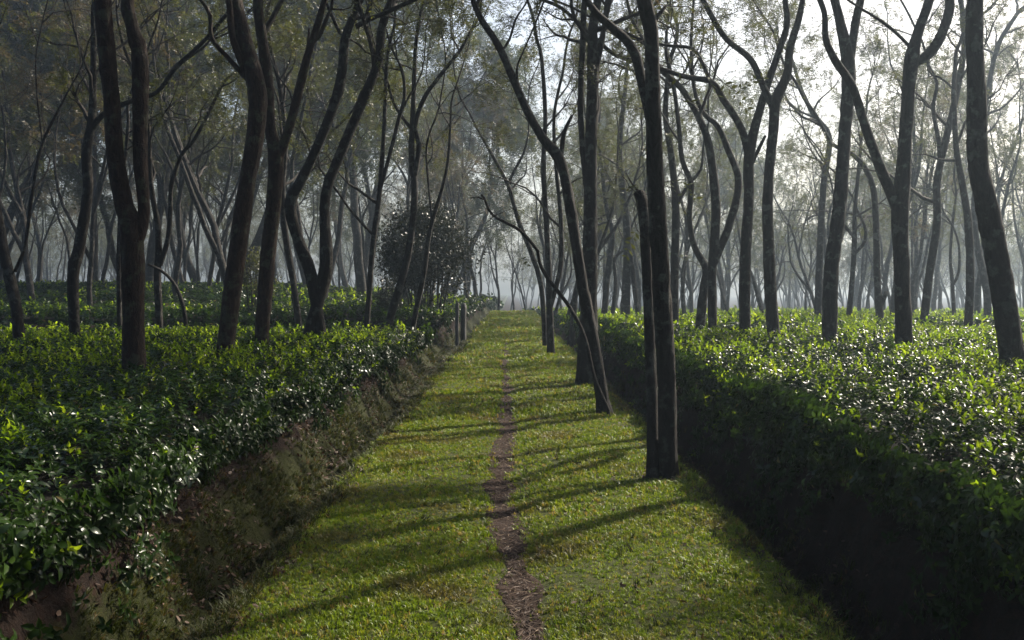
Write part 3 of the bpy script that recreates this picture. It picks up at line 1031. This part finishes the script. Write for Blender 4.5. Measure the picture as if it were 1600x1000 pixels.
traced_tree("slim trunk opening into a wide fork whose left arm sweeps back over the field", 17.9,
            [[(1164, 522, 20), (1164, 420, 20), (1170, 312, 18), (1171, 240, 19), (1192, 155, 14), (1218, 78, 12), (1230, 36, 11), (1227, 0, 10)],
             [(1170, 245, 14), (1158, 200, 13), (1130, 155, 12), (1112, 128, 11), (1072, 120, 9), (1034, 108, 8)],
             [(1112, 135, 8), (1098, 100, 7), (1082, 76, 7), (1050, 72, 6), (1036, 70, 5)],
             [(1172, 262, 8), (1186, 232, 7), (1196, 212, 5)]], 10, 22, group=GR, zmin=6.9, boughs=9, crown_kw=dict(sprays=4.0, up=.10), cut=(3,))
traced_tree("trunk with a sharp Y fork just right of the wide-forked tree", 17.2,
            [[(1209, 525, 22), (1202, 420, 21), (1200, 300, 18), (1209, 198, 18), (1212, 158, 19), (1230, 116, 16), (1234, 78, 14), (1248, 30, 12), (1254, 0, 10)],
             [(1208, 168, 14), (1194, 138, 12), (1172, 92, 11), (1134, 60, 10), (1106, 14, 10), (1092, -10, 9)]], 10, 23, group=GR, zmin=6.9, boughs=11, crown_kw=dict(sprays=5.0, up=.10, leaf=.085))
traced_tree("tall straight dark trunk with a high fork, left neighbour of the big Y tree", 15.9,
            [[(1296, 531, 27), (1299, 420, 26), (1311, 330, 24), (1320, 210, 22), (1326, 108, 24), (1314, 40, 17), (1304, 0, 15)],
             [(1325, 115, 16), (1338, 30, 14), (1345, 0, 14)]], 10.5, 24, group=GR, zmin=6.9, boughs=11, crown_kw=dict(sprays=5.0, up=.10, leaf=.085))
traced_tree("big dark Y-shaped tree whose left arm crosses the straight trunk beside it", 13.9,
            [[(1413, 543, 29), (1409, 420, 27), (1406, 330, 30), (1412, 258, 24), (1419, 150, 22), (1424, 96, 25), (1433, 55, 18), (1452, 0, 16)],
             [(1402, 325, 20), (1374, 258, 18), (1350, 192, 16), (1332, 136, 15), (1304, 93, 14), (1290, 60, 12), (1288, 20, 10)],
             [(1426, 100, 18), (1452, 84, 18), (1472, 52, 17), (1484, 12, 16), (1482, -20, 15)],
             [(1427, 80, 7), (1415, 66, 6), (1388, 41, 6), (1358, 21, 5), (1340, 10, 4)]], 11, 25, group=GR, zmin=7.5, boughs=10, crown_kw=dict(sprays=5.0, up=.14, leaf=.085, spread=.85))
traced_tree("massive dark trunk bowing right at its foot, nearest tree in the right tea", 11.0,
            [[(1582, 568, 42), (1566, 450, 40), (1545, 336, 38), (1528, 252, 34), (1526, 150, 32), (1523, 60, 29), (1524, 0, 28)]], 11.5, 26, group=GR, zmin=7.6, boughs=16, crown_kw=dict(sprays=6, up=.16, leaf=.09, spread=.8))
traced_tree("grey trunk leaning right with a crooked high fork, between the Y tree and bowed trunk", 21.6,
            [[(1443, 510, 15), (1452, 430, 14), (1464, 350, 14), (1464, 288, 13), (1474, 235, 12), (1494, 150, 11), (1506, 78, 10), (1504, 20, 9)],
             [(1468, 250, 8), (1467, 222, 8), (1458, 170, 7), (1464, 130, 6), (1450, 100, 5)]], 10, 27, group=GR, crown_kw=dict(sprays=5.0))
traced_tree("grey trunk with a knobbly lopped burl low on its right side", 24.0,
            [[(1375, 507, 14), (1371, 440, 12), (1368, 330, 11), (1362, 285, 10), (1344, 252, 9), (1322, 235, 8), (1300, 225, 7), (1275, 180, 6)],
             [(1374, 482, 8), (1381, 466, 9), (1385, 456, 7)]], 10, 28, group=GR, crown_kw=dict(sprays=5.0), cut=(1,))
traced_tree("straight grey trunk beside the bowed massive trunk", 20.6,
            [[(1513, 514, 15), (1516, 430, 14), (1513, 352, 13), (1506, 300, 12), (1494, 228, 10), (1490, 140, 8)]], 10, 29, group=GR, crown_kw=dict(sprays=5.0))
traced_tree("hazy trunk bending up left behind the bowed massive trunk", 30.0,
            [[(1543, 501, 13), (1542, 456, 13), (1531, 404, 12), (1522, 340, 11), (1530, 240, 9), (1546, 130, 8), (1560, 70, 8), (1590, 20, 7)]], 11, 30, group=GR, crown_kw=dict(sprays=5.0))
traced_tree("pale grey trunk leaning out leftward high up, behind the tall straight trunk", 33.5,
            [[(1278, 499, 13), (1281, 390, 12), (1287, 288, 11), (1296, 215, 10), (1272, 180, 9), (1252, 140, 7), (1240, 100, 6)],
             [(1288, 205, 6), (1270, 165, 6), (1300, 140, 5), (1316, 120, 4)]][:1], 10.5, 31, group=GR, crown_kw=dict(sprays=5.0))
traced_tree("thin hazy tree with two opposite arms just right of the tall straight trunk", 28.3,
            [[(1326, 503, 10), (1334, 404, 9), (1335, 370, 9), (1336, 326, 7), (1342, 260, 6), (1348, 200, 5)],
             [(1335, 372, 6), (1316, 347, 5), (1306, 325, 4), (1300, 290, 3)],
             [(1334, 398, 6), (1352, 376, 6), (1350, 350, 5), (1340, 330, 4)]], 9, 32, group=GR, crown_kw=dict(sprays=5.0))
traced_tree("very thin tree split into two wavy stems left of the straight grey trunk", 33.0,
            [[(1491, 499, 7), (1488, 443, 7), (1485, 404, 5), (1488, 352, 5), (1494, 300, 4)],
             [(1489, 445, 5), (1498, 425, 5), (1498, 383, 4), (1487, 350, 4), (1476, 335, 3)]], 8.5, 33, group=GR, crown_kw=dict(sprays=5.0))
traced_tree("grey trunk half hidden behind the foremost path-side trunk", 23.5,
            [[(1054, 508, 15), (1054, 420, 15), (1056, 330, 14), (1050, 250, 12), (1040, 180, 10), (1046, 100, 8)],
             [(1057, 320, 7), (1078, 285, 6), (1095, 265, 5), (1100, 220, 4)]], 11, 34, group=GR, crown_kw=dict(sprays=5.0))
traced_tree("stout misty trunk left of the foremost path-side trunk", 35.0,
            [[(977, 498, 18), (979, 430, 15), (980, 365, 14), (973, 300, 12), (968, 230, 10), (976, 150, 8)],
             [(998, 500, 10), (992, 456, 9), (985, 395, 8)]], 11.5, 35, group=GR, crown_kw=dict(sprays=5.0), cut=(1,))
traced_tree("misty forked trunk in the gap right of the two parallel stems", 38.0,
            [[(944, 496, 12), (948, 440, 11), (952, 410, 11), (957, 365, 9), (948, 325, 8), (940, 260, 6)],
             [(957, 492, 8), (962, 445, 7), (960, 404, 6), (974, 391, 5), (984, 360, 4)]], 10.5, 36, group=GR, crown_kw=dict(sprays=5.0))


# --- trees farther off: a few kinds, copied; each copy is a tree of its own
def kind_tree(name, seed, H, forks, leaf, crown_kw, r0=.15, boughs=6, mat="bark", zf=.3, leaflets=8, spread_f=.25):
    """a free-standing tree at the origin: returns (trunk mesh, crown mesh)"""
    rng = np.random.default_rng(seed)
    cr = Crown(rng, **crown_kw)
    g = Geo()

    def run(p, d, r, ztop, up):
        pts, rad = [p], [r]
        z0 = p[2]
        while p[2] < ztop and len(pts) < 40:
            d = unit(d + rng.normal(0, .095, 3) * np.array([1, 1, .3]) + np.array([0, 0, up + .03]))
            p = p + d * .5
            pts.append(p); rad.append(max(.012, r * (1 - .88 * np.clip((p[2] - z0) / (ztop - z0), 0, 1))))
        return np.array(pts), np.array(rad)

    def finish(pts, rad, k, b):
        q = catmull(np.column_stack([pts, rad]), .3)
        g.tubes(q[None, :, :3], np.maximum(q[None, :, 3], .008), k, 0)
        n = len(q)
        for _ in range(b):
            i = int(n * rng.uniform(.35, 1)) - 1
            i = max(2, i)
            if q[i, 2] < H * .26: continue
            dd = tilt_dir(unit(q[min(i + 1, n - 1), :3] - q[i - 1, :3]), rng.uniform(.5, 1.2), rng.uniform(0, 6.28))
            cr.grow(q[i, :3], dd, min(.05, q[i, 3] * .6), cr.spread * rng.uniform(.9, 2.4), 1)
        for _ in range(3):
            cr.grow(q[-1, :3], tilt_dir(unit(q[-1, :3] - q[-3, :3]), rng.uniform(.1, .7), rng.uniform(0, 6.28)), .02, cr.spread * rng.uniform(.8, 1.6), 1)

    lean = np.array([rng.normal(0, .08), rng.normal(0, .08), 1.])
    t, r = run(np.array([0, 0, -.15]), unit(lean), r0, H, .05)
    finish(t, r, 8, boughs)
    for f in range(forks):
        i = int(len(t) * rng.uniform(zf * .6, zf * 1.7))
        i = min(max(2, i), len(t) - 3)
        d = tilt_dir(unit(t[i + 1] - t[i]), rng.uniform(.25, .55), rng.uniform(0, 6.28))
        q, s = run(t[i], d, r[i] * .8, max(H * rng.uniform(.75, 1.0), t[i][2] + 2.0), .10)
        finish(q, s, 7, boughs)
    return g.mesh("trunk", [M[mat]]), cr.mesh("crown", M[leaf], 12, True)


SLIM = [kind_tree("s", 200 + i, H, f, lf, dict(leaf=.085, sprays=4.3, spread=1.2, up=.05, twigs=3.2), r, 6, zf=z) for i, (H, f, r, z, lf) in enumerate((
    (10.5, 2, .13, .3, "crown"), (11.5, 1, .15, .38, "crown"), (9.5, 2, .11, .22, "crown"), (10.0, 2, .11, .45, "crown_brown"), (11.0, 2, .14, .25, "crown"), (9.0, 1, .09, .5, "crown")))]
LEAFY = [kind_tree("l", 250 + i, H, f, lf, dict(leaf=.09, sprays=3.6, spread=1.2, up=.03, twigs=3.3), r, 7, zf=z) for i, (H, f, r, z, lf) in enumerate((
    (11.5, 2, .115, .3, "crown"), (12.5, 1, .13, .38, "crown"), (10.5, 2, .10, .22, "crown_brown"), (11.0, 2, .10, .45, "crown_brown"), (12.0, 2, .12, .25, "crown")))]
TALL = [kind_tree("t", 300 + i, H, 2, "crown_dark", dict(leaf=.22, sprays=6.5, spread=1.9, up=.03, twigs=3.9), .26, 13, zf=.4) for i, H in enumerate((19, 17, 20.5))]


def place(kinds, i, x, y, rz, sc, label, cat, group, name, z=None):
    tm, cm = kinds[i]
    if z is None:
        z = float(ground_z(x, y))
    root = empty(name, (x, y, z))
    root.rotation_euler = (0, 0, rz)
    root.scale = (sc, sc, sc)
    tag(root, label, cat, group)
    for nm, me in (("trunk", tm), ("crown", cm)):
        link(bpy.data.objects.new(nm, me), root)
    return root


rng = np.random.default_rng(77)
taken = [(x, d) for _, x, d in TREES]


def free(x, y, gap):
    return all((x - a) ** 2 + (y - b) ** 2 > gap * gap for a, b in taken)


ANCH = [(-200, "left edge"), (22, "leaning-in edge trunk"), (114, "kinked grey trunk"), (208, "rusty double trunk"), (358, "dark leaning trunk"), (413, "slim V trunk"), (492, "snaking pair"),
        (590, "slim two-stemmed tree"), (668, "round shrub"), (790, "path"), (925, "parallel-stem trunk"), (1035, "foremost path-side trunk"), (1108, "narrow V tree"), (1164, "wide-forked tree"), (1205, "sharp Y tree"),
        (1298, "tall straight trunk"), (1410, "big Y tree"), (1568, "bowed massive trunk"), (1900, "right edge")]
ORD = ["nearest", "second nearest", "third nearest", "fourth nearest", "fifth nearest", "sixth nearest", "seventh nearest", "eighth nearest"]
spots = []


def band(x0f, x1f, ya, yb, step, kinds, sel, far, scs=(.85, 1.1), jit=.35):
    yy = ya
    row = 0
    while yy < yb:
        x = x0f(yy) + (row % 2) * step * .5
        while x < x1f(yy):
            px, py = x + rng.normal(0, step * jit * .6), yy + rng.normal(0, step * jit * .6)
            if abs(px) < .56 * py + 1.5 and not (-2.6 < px < 2.75) and free(px, py, min(2.4, step * .55)):
                taken.append((px, py))
                spots.append((px, py, kinds, sel[rng.integers(len(sel))], rng.uniform(0, 6.28), rng.uniform(*scs), far))
            x += step
        yy += step * .9
        row += 1


band(lambda y: 3.4, lambda y: .58 * y, 36, 51, 4.8, SLIM, (0, 1, 2, 3, 4, 5), False)
band(lambda y: 3.4, lambda y: .57 * y, 51, 84, 5.4, SLIM, (0, 1, 2, 4), True)
band(lambda y: 3.4, lambda y: .57 * y, 86, 125, 7.0, SLIM, (0, 1, 2, 4), True)
band(lambda y: -.58 * y, lambda y: -3.4, 30, 47, 5.4, LEAFY, (0, 1, 2, 3, 4), False)
band(lambda y: -.57 * y, lambda y: -3.4, 87, 118, 8.0, LEAFY, (0, 1, 2, 3, 4), True)
band(lambda y: -.57 * y, lambda y: -3.4, 48, 84, 5.8, LEAFY, (0, 1, 2, 3, 4), True)
spots.sort(key=lambda t: t[1])
seen = {}
for (x, y, kinds, i, rz, sc, far) in spots:
    u = 800 + F * x / y
    k = max(j for j in range(len(ANCH) - 1) if ANCH[j][0] <= max(u, -199))
    a, b = ANCH[k][1], ANCH[k + 1][1]
    key = (k, far); n = seen[key] = seen.get(key, -1) + 1
    side = "left slope" if x < 0 else "right field"
    if far:
        lab = "faint far-off tree between the %s and the %s" % (a, b)
    else:
        lab = "%s misty tree between the %s and the %s" % (ORD[min(n, 7)], a, b)
    place(kinds, i, x, y, rz, sc, lab, "tree", ("faint trees deep in the mist, " if far else "slender trees in the first misty rows, ") + side, "misty_tree")
# trees that close the far end of the path
for k, (x, y) in enumerate(((-1.6, 33), (1.9, 31.5), (-1.9, 41), (2.0, 38.5), (1.9, 46), (-2.1, 50), (2.2, 55), (-2.2, 60), (-1.0, 74), (1.1, 79), (.2, 93), (-2.6, 76), (2.9, 80), (-.6, 86))):
    if k in (0, 2, 13): continue
    place(SLIM, (1, 0, 4, 5, 2, 3)[k % 6], x, y, k * 1.7, .8 + .05 * (k % 4), ("%s misty tree on the %s edge of the far path" % (("nearest", "nearest", "", "second", "third", "second", "fourth", "third")[k], "left" if x < 0 else "right")) if k < 8 else
          "%s misty tree closing the view at the end of the path" % ("first", "second", "third", "fourth", "fifth", "last")[k - 8],
          "tree", "misty trees at the far path", "misty_tree")
WOOD = []
for tm, cm in (SLIM[0], SLIM[1], SLIM[4], LEAFY[0]):
    bm = bmesh.new(); bm.from_mesh(tm); bm.from_mesh(cm)
    me = bpy.data.meshes.new("far_tree"); bm.to_mesh(me); bm.free()
    me.materials.append(M["twig"]); me.materials.append(M["crown"])
    WOOD.append(bpy.data.objects.new("far_tree", me))
n = 330
wy = 124 + 86 * rng.random(n); wx = rng.uniform(-.6, .6, n) * wy
scatter("woods", np.stack([wx, wy, ground_z(wx, wy)], -1), np.stack([0 * wx, 0 * wx, rng.uniform(0, 6.28, n)], -1), rng.uniform(.8, 1.15, n), rng.integers(0, 4, n), WOOD,
        "far wood fading into one pale grey mass behind the tea fields", [M["twig"], M["crown"]])
# the tall dark trees behind the left slope, and a few lower ones far right
for k, (x, y, i, sc, lab) in enumerate((
        (-7.5, 50, 0, 1.0, "tall blue-dark leafy tree looming behind the round shrub"),
        (-13, 47, 1, 1.05, "tall blue-dark leafy tree looming behind the snaking pair of trunks"),
        (-19, 52, 2, 1.0, "tall blue-dark leafy tree looming left of the dark leaning trunk"),
        (-26, 50, 0, 1.0, "tall blue-dark leafy tree behind the rusty double trunk"),
        (-31, 58, 1, 1.15, "tall blue-dark leafy tree near the left edge"),
        (-10, 66, 2, 1.1, "tall blue-grey tree farther back behind the round shrub"),
        (-22, 70, 1, 1.2, "tall blue-grey tree farther back between the looming dark trees"),
        (-4, 84, 0, 1.0, "tall pale tree far off above the path's end"),
        (9, 88, 2, .9, "tall pale tree far off right of the path's end"),
        (22, 92, 1, .85, "tall pale rounded tree far back in the right field"),
        (-38, 74, 2, 1.1, "tall blue-grey tree far back at the left edge"),
        (-16, 60, 0, .95, "tall blue-dark tree in the gap behind the slim V trunk"),
        (-24, 62, 1, .9, "tall blue-dark tree in the gap behind the dark leaning trunk"),
        (-35, 66, 0, 1.0, "tall blue-dark tree in the gap behind the kinked grey trunk"),
        (-30, 88, 2, 1.1, "tall faint tree far behind the rusty double trunk"),
        (-15, 92, 1, 1.1, "tall faint tree far behind the snaking pair"),
        (-44, 92, 0, 1.1, "tall faint tree far behind the left edge trunk"),
        (36, 104, 0, .75, "rounded faint tree far behind the big Y tree"),
        (50, 110, 2, .75, "rounded faint tree far behind the bowed massive trunk"),
        (-3.9, 62, 1, .8, "leafy blue-grey tree left of the far path"))):
    place(TALL, i, x, y, k * 2.1, sc, lab, "tree", "tall dark trees in the background", "tall_tree")

# unseen trees added behind the camera to block sky; a few beyond the frame
for k in range(34):
    x = -24 + 48 * ((k * 0.618) % 1); y = -3.5 - (k % 6) * 4.2
    if abs(x) < 2.6: x += 5.5
    if k >= 30: x, y = ((9.2, 9.0), (12.5, 14.5), (13.5, 8.0), (17.5, 20.5))[k - 30]
    place(LEAFY if k < 30 else SLIM, k % 5, x, y, k * 1.3, 1.0 + .05 * (k % 4), "slender unseen tree added behind the viewer to shut out sky" if k < 30 else "slender tree standing just beyond the right edge of the view", "tree", "trees around the viewer", "shade_tree", z=.2)

# ------------------------------------------------------------------ the round shrub by the path
def shrub(name, x, y, w, h, n, label, seed, stems=9, leaf=.075, mat="shrub", zc=None, cat="shrub"):
    rng = np.random.default_rng(seed)
    gz = float(ground_z(x, y)) if zc is None else zc
    root = empty(name, (x, y, gz))
    tag(root, label, cat)
    for i in range(stems):
        a = rng.uniform(0, 6.28); r = w * .16 * math.sqrt(rng.random())
        p0 = np.array([math.cos(a) * r, math.sin(a) * r, -.1])
        p2 = np.array([math.cos(a) * w * .3 * rng.uniform(.5, 1.1), math.sin(a) * w * .3 * rng.uniform(.5, 1.1), h * rng.uniform(.5, .8)])
        pm = (p0 + p2) / 2 + rng.normal(0, .08, 3)
        q = catmull(np.array([p0, pm, p2]), .25)
        g = Geo(); g.tubes(q[None], np.linspace(.03, .012, len(q))[None], 6, 0)
        link(bpy.data.objects.new("stem", g.mesh("stem", [M["twig"]])), root)
    # leafy crown: clumps on an uneven egg
    nc = 95
    d = rng.normal(0, 1, (nc, 3)); d /= np.linalg.norm(d, axis=1, keepdims=True)
    rr = rng.uniform(.2, 1.0, nc) ** .6
    C = d * rr[:, None] * np.array([w * .46, w * .46, h * .40]) * rng.uniform(.7, 1.2, (nc, 1))
    C[:, 2] += h * .60
    C[:, :2] *= (1 - .35 * np.clip((C[:, 2] / h - .6) / .4, 0, 1))[:, None]
    m = n // nc
    pos = np.repeat(C, m, 0) + rng.normal(0, 1, (nc * m, 3)) * np.repeat(w * rng.uniform(.04, .105, nc), m)[:, None]
    ld = rng.normal(0, 1, (len(pos), 3)) + (pos - np.array([0, 0, h * .5])) * .5; ld /= np.linalg.norm(ld, axis=1, keepdims=True)
    wd = np.cross(ld, rng.normal(0, 1, (len(pos), 3))); wd /= np.linalg.norm(wd, axis=1, keepdims=True)
    l = leaf * rng.uniform(.7, 1.3, (len(pos), 1))
    V = np.stack([pos, pos + ld * l * .5 + wd * l * .25, pos + ld * l, pos + ld * l * .5 - wd * l * .25], 1)
    g = Geo(); g.add(V, quads=np.arange(len(pos) * 4).reshape(-1, 4), mat=0, tint=rng.random(len(pos)))
    link(bpy.data.objects.new("crown", g.mesh("crown", [M[mat]])), root)
    return root


shrub("round_shrub", -2.65, 30.5, 3.15, 3.6, 24000, "big dark egg-shaped glossy shrub on many thin stems beside the path", 61, 22, leaf=.10)
shrub("leafy_bush", -7.3, 28.5, 1.2, 2.4, 3000, "small loose leafy bush between the two dark leaning trunks", 62, 5, mat="crown")
shrub("leafy_bush", -3.4, 27.4, .9, 1.3, 1800, "low leafy bush at the foot of the round shrub", 63, 4, mat="shrub")

# ------------------------------------------------------------------ two posts beside the path
def post(x, y, h, w, label, seed):
    rng = np.random.default_rng(seed)
    gz = float(ground_z(x, y))
    root = empty("wooden_post", (x, y, gz))
    tag(root, label, "post", "two posts beside the path")
    q = np.array([[0, 0, -.3], [.005, 0, .1], [.0, .004, h * .5], [.012, 0, h]])
    c = catmull(q, .1)
    g = Geo()
    a = np.arange(8) / 8 * 6.283
    lump = np.ones((len(c), 8)) * (1 + .12 * np.cos(a * 4))[None] + rng.normal(0, .03, (len(c), 8))
    g.tubes(c[None], np.full((1, len(c)), w / 2), 8, 0, lump[None])
    link(bpy.data.objects.new("shaft", g.mesh("shaft", [M["post"]])), root)
    g = Geo(); g.tubes(np.array([[[.012, 0, h + .012], [.013, 0, h + .06]]]), np.array([[w * .44, w * .30]]), 8, 0)
    link(bpy.data.objects.new("post_top", g.mesh("post_top", [M["post"]])), root)


post(-1.47, 26.6, 1.18, .09, "front grey weathered post at the path edge beside the round shrub", 1)
post(-1.40, 28.6, 1.1, .15, "rear dark post standing just behind the front grey post", 2)

# ------------------------------------------------------------------ grass, litter, weeds
def tuft(seed, n, h, w, mat, spread, lean=.5):
    r = np.random.default_rng(seed)
    g = Geo()
    for i in range(n):
        a = r.uniform(0, 6.28); b = r.uniform(0, spread)
        p = np.array([math.cos(a) * b, math.sin(a) * b, -.006])
        hh = h * r.uniform(.5, 1.2); az = r.uniform(0, 6.28); ln = r.uniform(.1, 1.0) * lean
        d = np.array([math.cos(az), math.sin(az), 0]); s = np.array([-math.sin(az), math.cos(az), 0]) * w * .5 * r.uniform(.7, 1.2)
        m = p + d * hh * ln * .35 + np.array([0, 0, hh * .62]); t = p + d * hh * ln + np.array([0, 0, hh * (1 - .35 * ln)])
        g.add([p - s, p + s, m + s * .9, m - s * .9, t], quads=[(0, 1, 2, 3)], tris=[(3, 2, 4)])
    return proto("tuft", g, [M[mat]])


def flat_leaf(seed, L, W, mat):
    r = np.random.default_rng(seed)
    V, T = leaf_shape(L, W, r.uniform(-.2, .4), r.uniform(-.2, .35))
    g = Geo(); g.add(V - np.array([L * .5, 0, 0]), tris=T)
    return proto("dry_leaf", g, [M[mat]])


GT = [tuft(i, 10, .036, .0048, "grass", .024, 1.0) for i in range(5)]
rng = np.random.default_rng(404)
pp, sc = [], []
for a, b, d, s in ((3.2, 7, 2000, .9), (7, 12, 1150, 1.15), (12, 20, 420, 1.7), (20, 34, 150, 2.5), (34, END, 45, 3.6)):
    n = int((b - a) * 3.1 * d)
    y = rng.uniform(a, b, n); x = rng.uniform(PL - .15, PR + .2, n)
    bare = np.abs(x - track_mid(y)) < track_half(y) * rng.uniform(.25, 1.5, n) * (y < 33)
    edge = (x < PL + edge_wob(y, 13) - .02) | (x > PR + edge_wob(y, 14) + .1)
    thin = rng.random(n) < .50 + .6 * smooth(.22, .45, vnoise(x, y, .4, 50) * .6 + vnoise(x, y, .12, 51) * .4)
    k = ~bare & ~edge & thin
    pp.append(np.stack([x[k], y[k], ground_z(x[k], y[k]) + .008], -1)); sc.append(s * rng.uniform(.5, 1.3, k.sum()) * (.55 + .9 * vnoise(x[k], y[k], .45, 52) ** 1.3))
pp, sc = np.concatenate(pp), np.concatenate(sc)
rt = np.stack([rng.normal(0, .15, len(pp)), rng.normal(0, .15, len(pp)), rng.uniform(0, 6.28, len(pp))], -1)
scatter("grass", pp, rt, sc, rng.integers(0, 5, len(pp)), GT, "short yellow-green grass covering the path", [M["grass"]])

BT = [tuft(20 + i, 10, .085, .006, "bank_grass", .03, 1.1) for i in range(4)]
pp, sc = [], []
for a, b, d, s in ((2.6, 8, 2600, .62), (8, 15, 1300, .8), (15, 30, 380, 1.3)):
    n = int((b - a) * .9 * d)
    y = rng.uniform(a, b, n); x = rng.uniform(-2.15, PL + .05, n)
    z = ground_z(x, y)
    w = smooth(.40, .62, vnoise(x * 1.3, y, .45, 60) * .65 + vnoise(x, y, .15, 61) * .35) * (1 - .9 * smooth(.10, .32, z)) + .04
    k = rng.random(n) < w
    pp.append(np.stack([x[k], y[k], z[k]], -1)); sc.append(s * rng.uniform(.5, 1.3, k.sum()))
n = 7000                                            # tufts along the left edge of the path
y = 2.6 + 30 * rng.random(n) ** 1.5; x = PL + edge_wob(y, 13) - .06 + rng.normal(0, .06, n)
k = rng.random(n) < .25 + .75 * vnoise(x, y, .3, 67)
pp.append(np.stack([x[k], y[k], ground_z(x[k], y[k])], -1)); sc.append(rng.uniform(.35, .95, k.sum()) * (1 + y[k] / 25))
n = 2400                                            # coarser weeds standing in patches on the path
y = 3.4 + 24 * rng.random(n) ** 1.4; x = rng.uniform(PL + .05, PR - .02, n)
k = (rng.random(n) < smooth(.5, .72, vnoise(x, y, .55, 68)) * .9 + .04) & (np.abs(x - track_mid(y)) > .16)
pp.append(np.stack([x[k], y[k], ground_z(x[k], y[k]) + .008], -1)); sc.append(rng.uniform(.3, .75, k.sum()) * (1 + y[k] / 30))
n = 4600                                            # weeds on the right brink and in the ditch
y = rng.uniform(3, 22, n); x = rng.uniform(PR - .05, PR + .55, n)
k = rng.random(n) < .2 + .7 * (vnoise(x, y, .4, 62) > .5)
pp.append(np.stack([x[k], y[k], ground_z(x[k], y[k])], -1)); sc.append(rng.uniform(.5, 1.2, k.sum()))
pp, sc = np.concatenate(pp), np.concatenate(sc)
nn = np.stack([.55 * (pp[:, 0] < 0) + rng.normal(0, .25, len(pp)), rng.normal(0, .25, len(pp)), np.ones(len(pp))], -1)
scatter("bank_grass", pp, euler_for(nn, rng), sc, rng.integers(0, 4, len(pp)), BT, "ragged weeds and moss on the earth bank and ditch edges", [M["bank_grass"]])

DL = [flat_leaf(70 + i, .05, .022, "litter") for i in range(4)]
n = 26000
y = 2.6 + 24 * rng.random(n) ** 1.6; x = rng.uniform(-2.25, PL + .12, n)
k = rng.random(n) < .15 + .85 * smooth(.4, .6, vnoise(x, y, .5, 64))
x, y = x[k], y[k]
x2 = rng.uniform(PR - .25, PR + .6, 1500); y2 = 3 + 20 * rng.random(1500) ** 1.4
x3 = rng.uniform(PL, PR, 900); y3 = 3.5 + 24 * rng.random(900) ** 1.3
x4 = PR - .1 + rng.normal(0, .16, 2200); y4 = 4 + 16 * rng.random(2200)
k4 = rng.random(2200) < smooth(.45, .65, vnoise(x4, y4, .8, 66)); x4, y4 = x4[k4], y4[k4]
x5 = np.concatenate([1.3 + rng.normal(0, .22, 220), 1.2 + rng.normal(0, .2, 160), 1.2 + rng.normal(0, .25, 160)]); y5 = np.concatenate([8.4 + rng.normal(0, .25, 220), 12.7 + rng.normal(0, .25, 160), 16.4 + rng.normal(0, .3, 160)])
x = np.concatenate([x, x2, x3, x4, x5]); y = np.concatenate([y, y2, y3, y4, y5])
pp = np.stack([x, y, ground_z(x, y) + .014], -1)
rt = np.stack([rng.normal(0, .5, len(x)), rng.normal(0, .5, len(x)), rng.uniform(0, 6.28, len(x))], -1)
scatter("leaf_litter", pp, rt, rng.uniform(.4, 1.0, len(x)), rng.integers(0, 4, len(x)), DL, "fallen brown leaves strewn on the bank and path", [M["litter"]])

ST = [flat_leaf(90 + i, .07, .004, "straw") for i in range(3)] + [flat_leaf(95, .03, .010, "straw")]
n = 5200
y = 3.2 + 20 * rng.random(n) ** 1.7
x = track_mid(y) + rng.normal(0, .55, n) * track_half(y)
pp = np.stack([x, y, ground_z(x, y) + .021], -1)
rt = np.stack([rng.normal(0, .15, n), rng.normal(0, .15, n), rng.uniform(0, 6.28, n)], -1)
scatter("straw_litter", pp, rt, rng.uniform(.5, 1.3, n), rng.integers(0, 4, n), ST, "bits of dry straw and chaff lying on the dirt track", [M["straw"]])

# ------------------------------------------------------------------ haze
hm, nt, out = new_mat("haze")
pv = N(nt, "ShaderNodeVolumePrincipled", ins={"Color": (.66, .83, 1.0, 1), "Density": .0015, "Anisotropy": .62})
nt.links.new(pv.outputs[0], out.inputs["Volume"])
try:
    hm.cycles.homogeneous_volume = True
except Exception:
    pass
X0, X1, Y0, Y1, Z0, Z1 = -300, 300, -40, 470, -5.0, 27
hv = np.array([(x, y, z) for z in (Z0, Z1) for y in (Y0, Y1) for x in (X0, X1)])
hq = [(0, 2, 3, 1), (4, 5, 7, 6), (0, 1, 5, 4), (2, 6, 7, 3), (0, 4, 6, 2), (1, 3, 7, 5)]
tag(link(bpy.data.objects.new("haze", mesh_from("haze", hv, quads=hq, mats=[hm], smooth_shade=False))), "pale morning mist hanging between the trees", kind="stuff")
